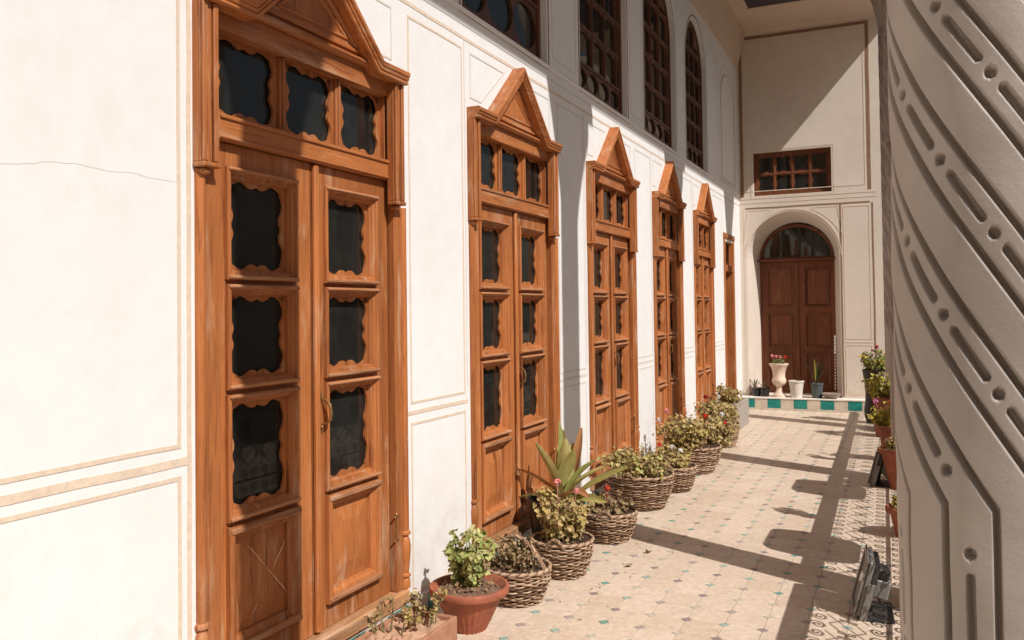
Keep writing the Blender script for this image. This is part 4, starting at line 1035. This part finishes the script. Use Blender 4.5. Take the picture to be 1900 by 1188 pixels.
def floodlight():
    t = thing('floodlight', (2.185, 5.0, 0), '', 'floodlight', 'grey floodlights standing on the tiled floor')
    ang = math.radians(15); ca, sa = math.cos(ang), math.sin(ang)
    def T(b):
        b.v = [(x*ca+z*sa, y, -x*sa+z*ca+.012) for x, y, z in b.v]; return b
    # housing: local x = facing direction is -x
    b = MB(); b.box(-.034, -.004, -.155, .155, .0, .30, .008); T(b).build('housing', M['grey_metal'], t)
    b = MB(); b.plate(rect(-.158, -.003, .158, .303), [rect(-.135, .02, .135, .28)], .036, .046, lambda u, v, d: (-d, u, v)); T(b).build('bezel', M['grey_metal'], t)
    b = MB(); b.box(-.0395, -.035, -.133, .133, .022, .278); T(b).build('front_glass', M['lamp_glass'], t)
    for k in range(9):
        b = MB(); yy = -.13+.0325*k; b.box(-.0035, .026, yy-.003, yy+.003, .10, .288); T(b).build('fin', M['dark_metal'], t)
    b = MB(); b.box(.028, .105, -.07, .07, .10, .20, .008); T(b).build('driver_box', M['grey_metal'], t)
    b = MB(); b.box(.029, .085, -.066, .066, .201, .255, .006); T(b).build('gland_box', M['dark_metal'], t)
    # U bracket
    b = MB()
    for sg in (-1, 1):
        b.box(-.012, .022, sg*.166-.003, sg*.166+.003, -.010, .19, .001)
        b.tube([(-.0, sg*.158, .165), (.0, sg*.178, .165)], .012, 10)
    b.box(-.012, .022, -.1625, .1625, -.010, -.0035, .001)
    T(b).build('bracket', M['grey_metal'], t)
    b = MB(); b.box(-.02, .16, -.168, .168, .001, .007, .001); b.tube([(.06, .04, .09), (.12, .06, .02), (.20, .05, .006), (.34, .12, .006)], .005, 6); b.build('foot_plate', M['dark_metal'], t)
    return t
f1 = floodlight(); f1['label'] = 'nearest grey floodlight on the floor, largest of the three, aimed up at the wall'; f1.rotation_euler.z = math.radians(4)
f2 = copy_tree(f1); f2.location = (2.16, 8.62, 0); f2.rotation_euler.z = math.radians(-6); f2['label'] = 'middle grey floodlight on the floor beside the wide terracotta pot'
f3 = copy_tree(f1); f3.location = (2.10, 12.25, 0); f3.rotation_euler.z = math.radians(6); f3['label'] = 'farthest grey floodlight, next to the foot of the dark vase'

# things on the railing that throw the rounded and leafy shadows
for k, (yy, lab) in enumerate(((5.90, 'rounded dark metal wall planter hooked on the railing between the second and third columns'), (7.86, 'rounded dark metal planter hooked on the railing just before the third column'))):
    t = thing('rail_planter', (XRf(yy)+.01, yy, .53), lab, 'planter', 'rounded planters hooked on the railing')
    out = []
    for (cy, cz, a0) in ((.17, .43, 0), (-.17, .43, 1), (-.17, .12, 2), (.17, .12, 3)):
        for q in range(7): a_ = a0*PI/2+q*PI/12; out.append((cy+.12*math.cos(a_), cz+.12*math.sin(a_)))
    MB().plate(out, [], -.075, -.055, mpL).build('back', M['dark_metal'], t)
    MB().plate(out, [[(p[0]*.93, .275+(p[1]-.275)*.93) for p in out]], -.0545, .075, mpL).build('shell', M['dark_metal'], t)
for (yy, rr, hh, nn, lab) in ((3.45, .20, .12, 500, 'bushy pot plant on the railing nearest the viewer'), (6.72, .10, .42, 260, 'spiky plant in a pot on the railing between two trays'), (9.45, .09, .40, 200, 'thin spiky plant in a pot on the railing beyond the third column'), (11.3, .09, .38, 200, 'thin spiky plant in a pot on the railing before the last column')):
    pot('rail_pot', (XRf(yy), yy, .787), 'small pot under the '+lab.replace(' in a pot', ''), [(0, 0), (.045, 0), (.062, .09), (.068, .09), (.068, .105), (.055, .10)], M['terracotta'], 'small pots on the railing', None, .085, .055, 20)
    plant('rail_plant', (XRf(yy), yy, .87), lab, rr, hh, GOLD, nn, .022, 12, dry=.1, lean=(.15, .15), fill=.35)

# dead leaves on the tiles
for (x, y, s, lab) in ((.83, 5.62, .026, 'crumpled brown leaf on the tiles by the low basket'), (.80, 5.28, .020, 'smaller brown leaf on the tiles nearer the viewer'), (.76, 4.82, .012, 'tiny brown leaf scrap on the tiles by the pale basket'), (1.35, 10.0, .016, 'dry leaf fleck on the tiles far along the terrace')):
    b = MB()
    for k in range(3):
        b.tint = random.choice(DRY); leaf_at(b, Vector((random.uniform(-.01, .01), random.uniform(-.01, .01), .008+.005*k)), Vector((random.gauss(0, .5), random.gauss(0, .5), 1)), s*random.uniform(.6, 1))
    tag(b.build('fallen_leaf', M['leaf'], tint=True, loc=(x, y, 0)), lab, 'leaf', 'dead leaves on the floor')

lit = MB()
for k in range(150):
    x = .62+abs(random.gauss(0, .22)); y = random.uniform(3.9, 11.5); lit.tint = random.choice(DRY)
    leaf_at(lit, Vector((x, y, .004)), Vector((random.gauss(0, .4), random.gauss(0, .4), 1)), random.uniform(.003, .009))
o = lit.build('leaf_litter', M['leaf'], floor, tint=True); o['kind'] = 'stuff'
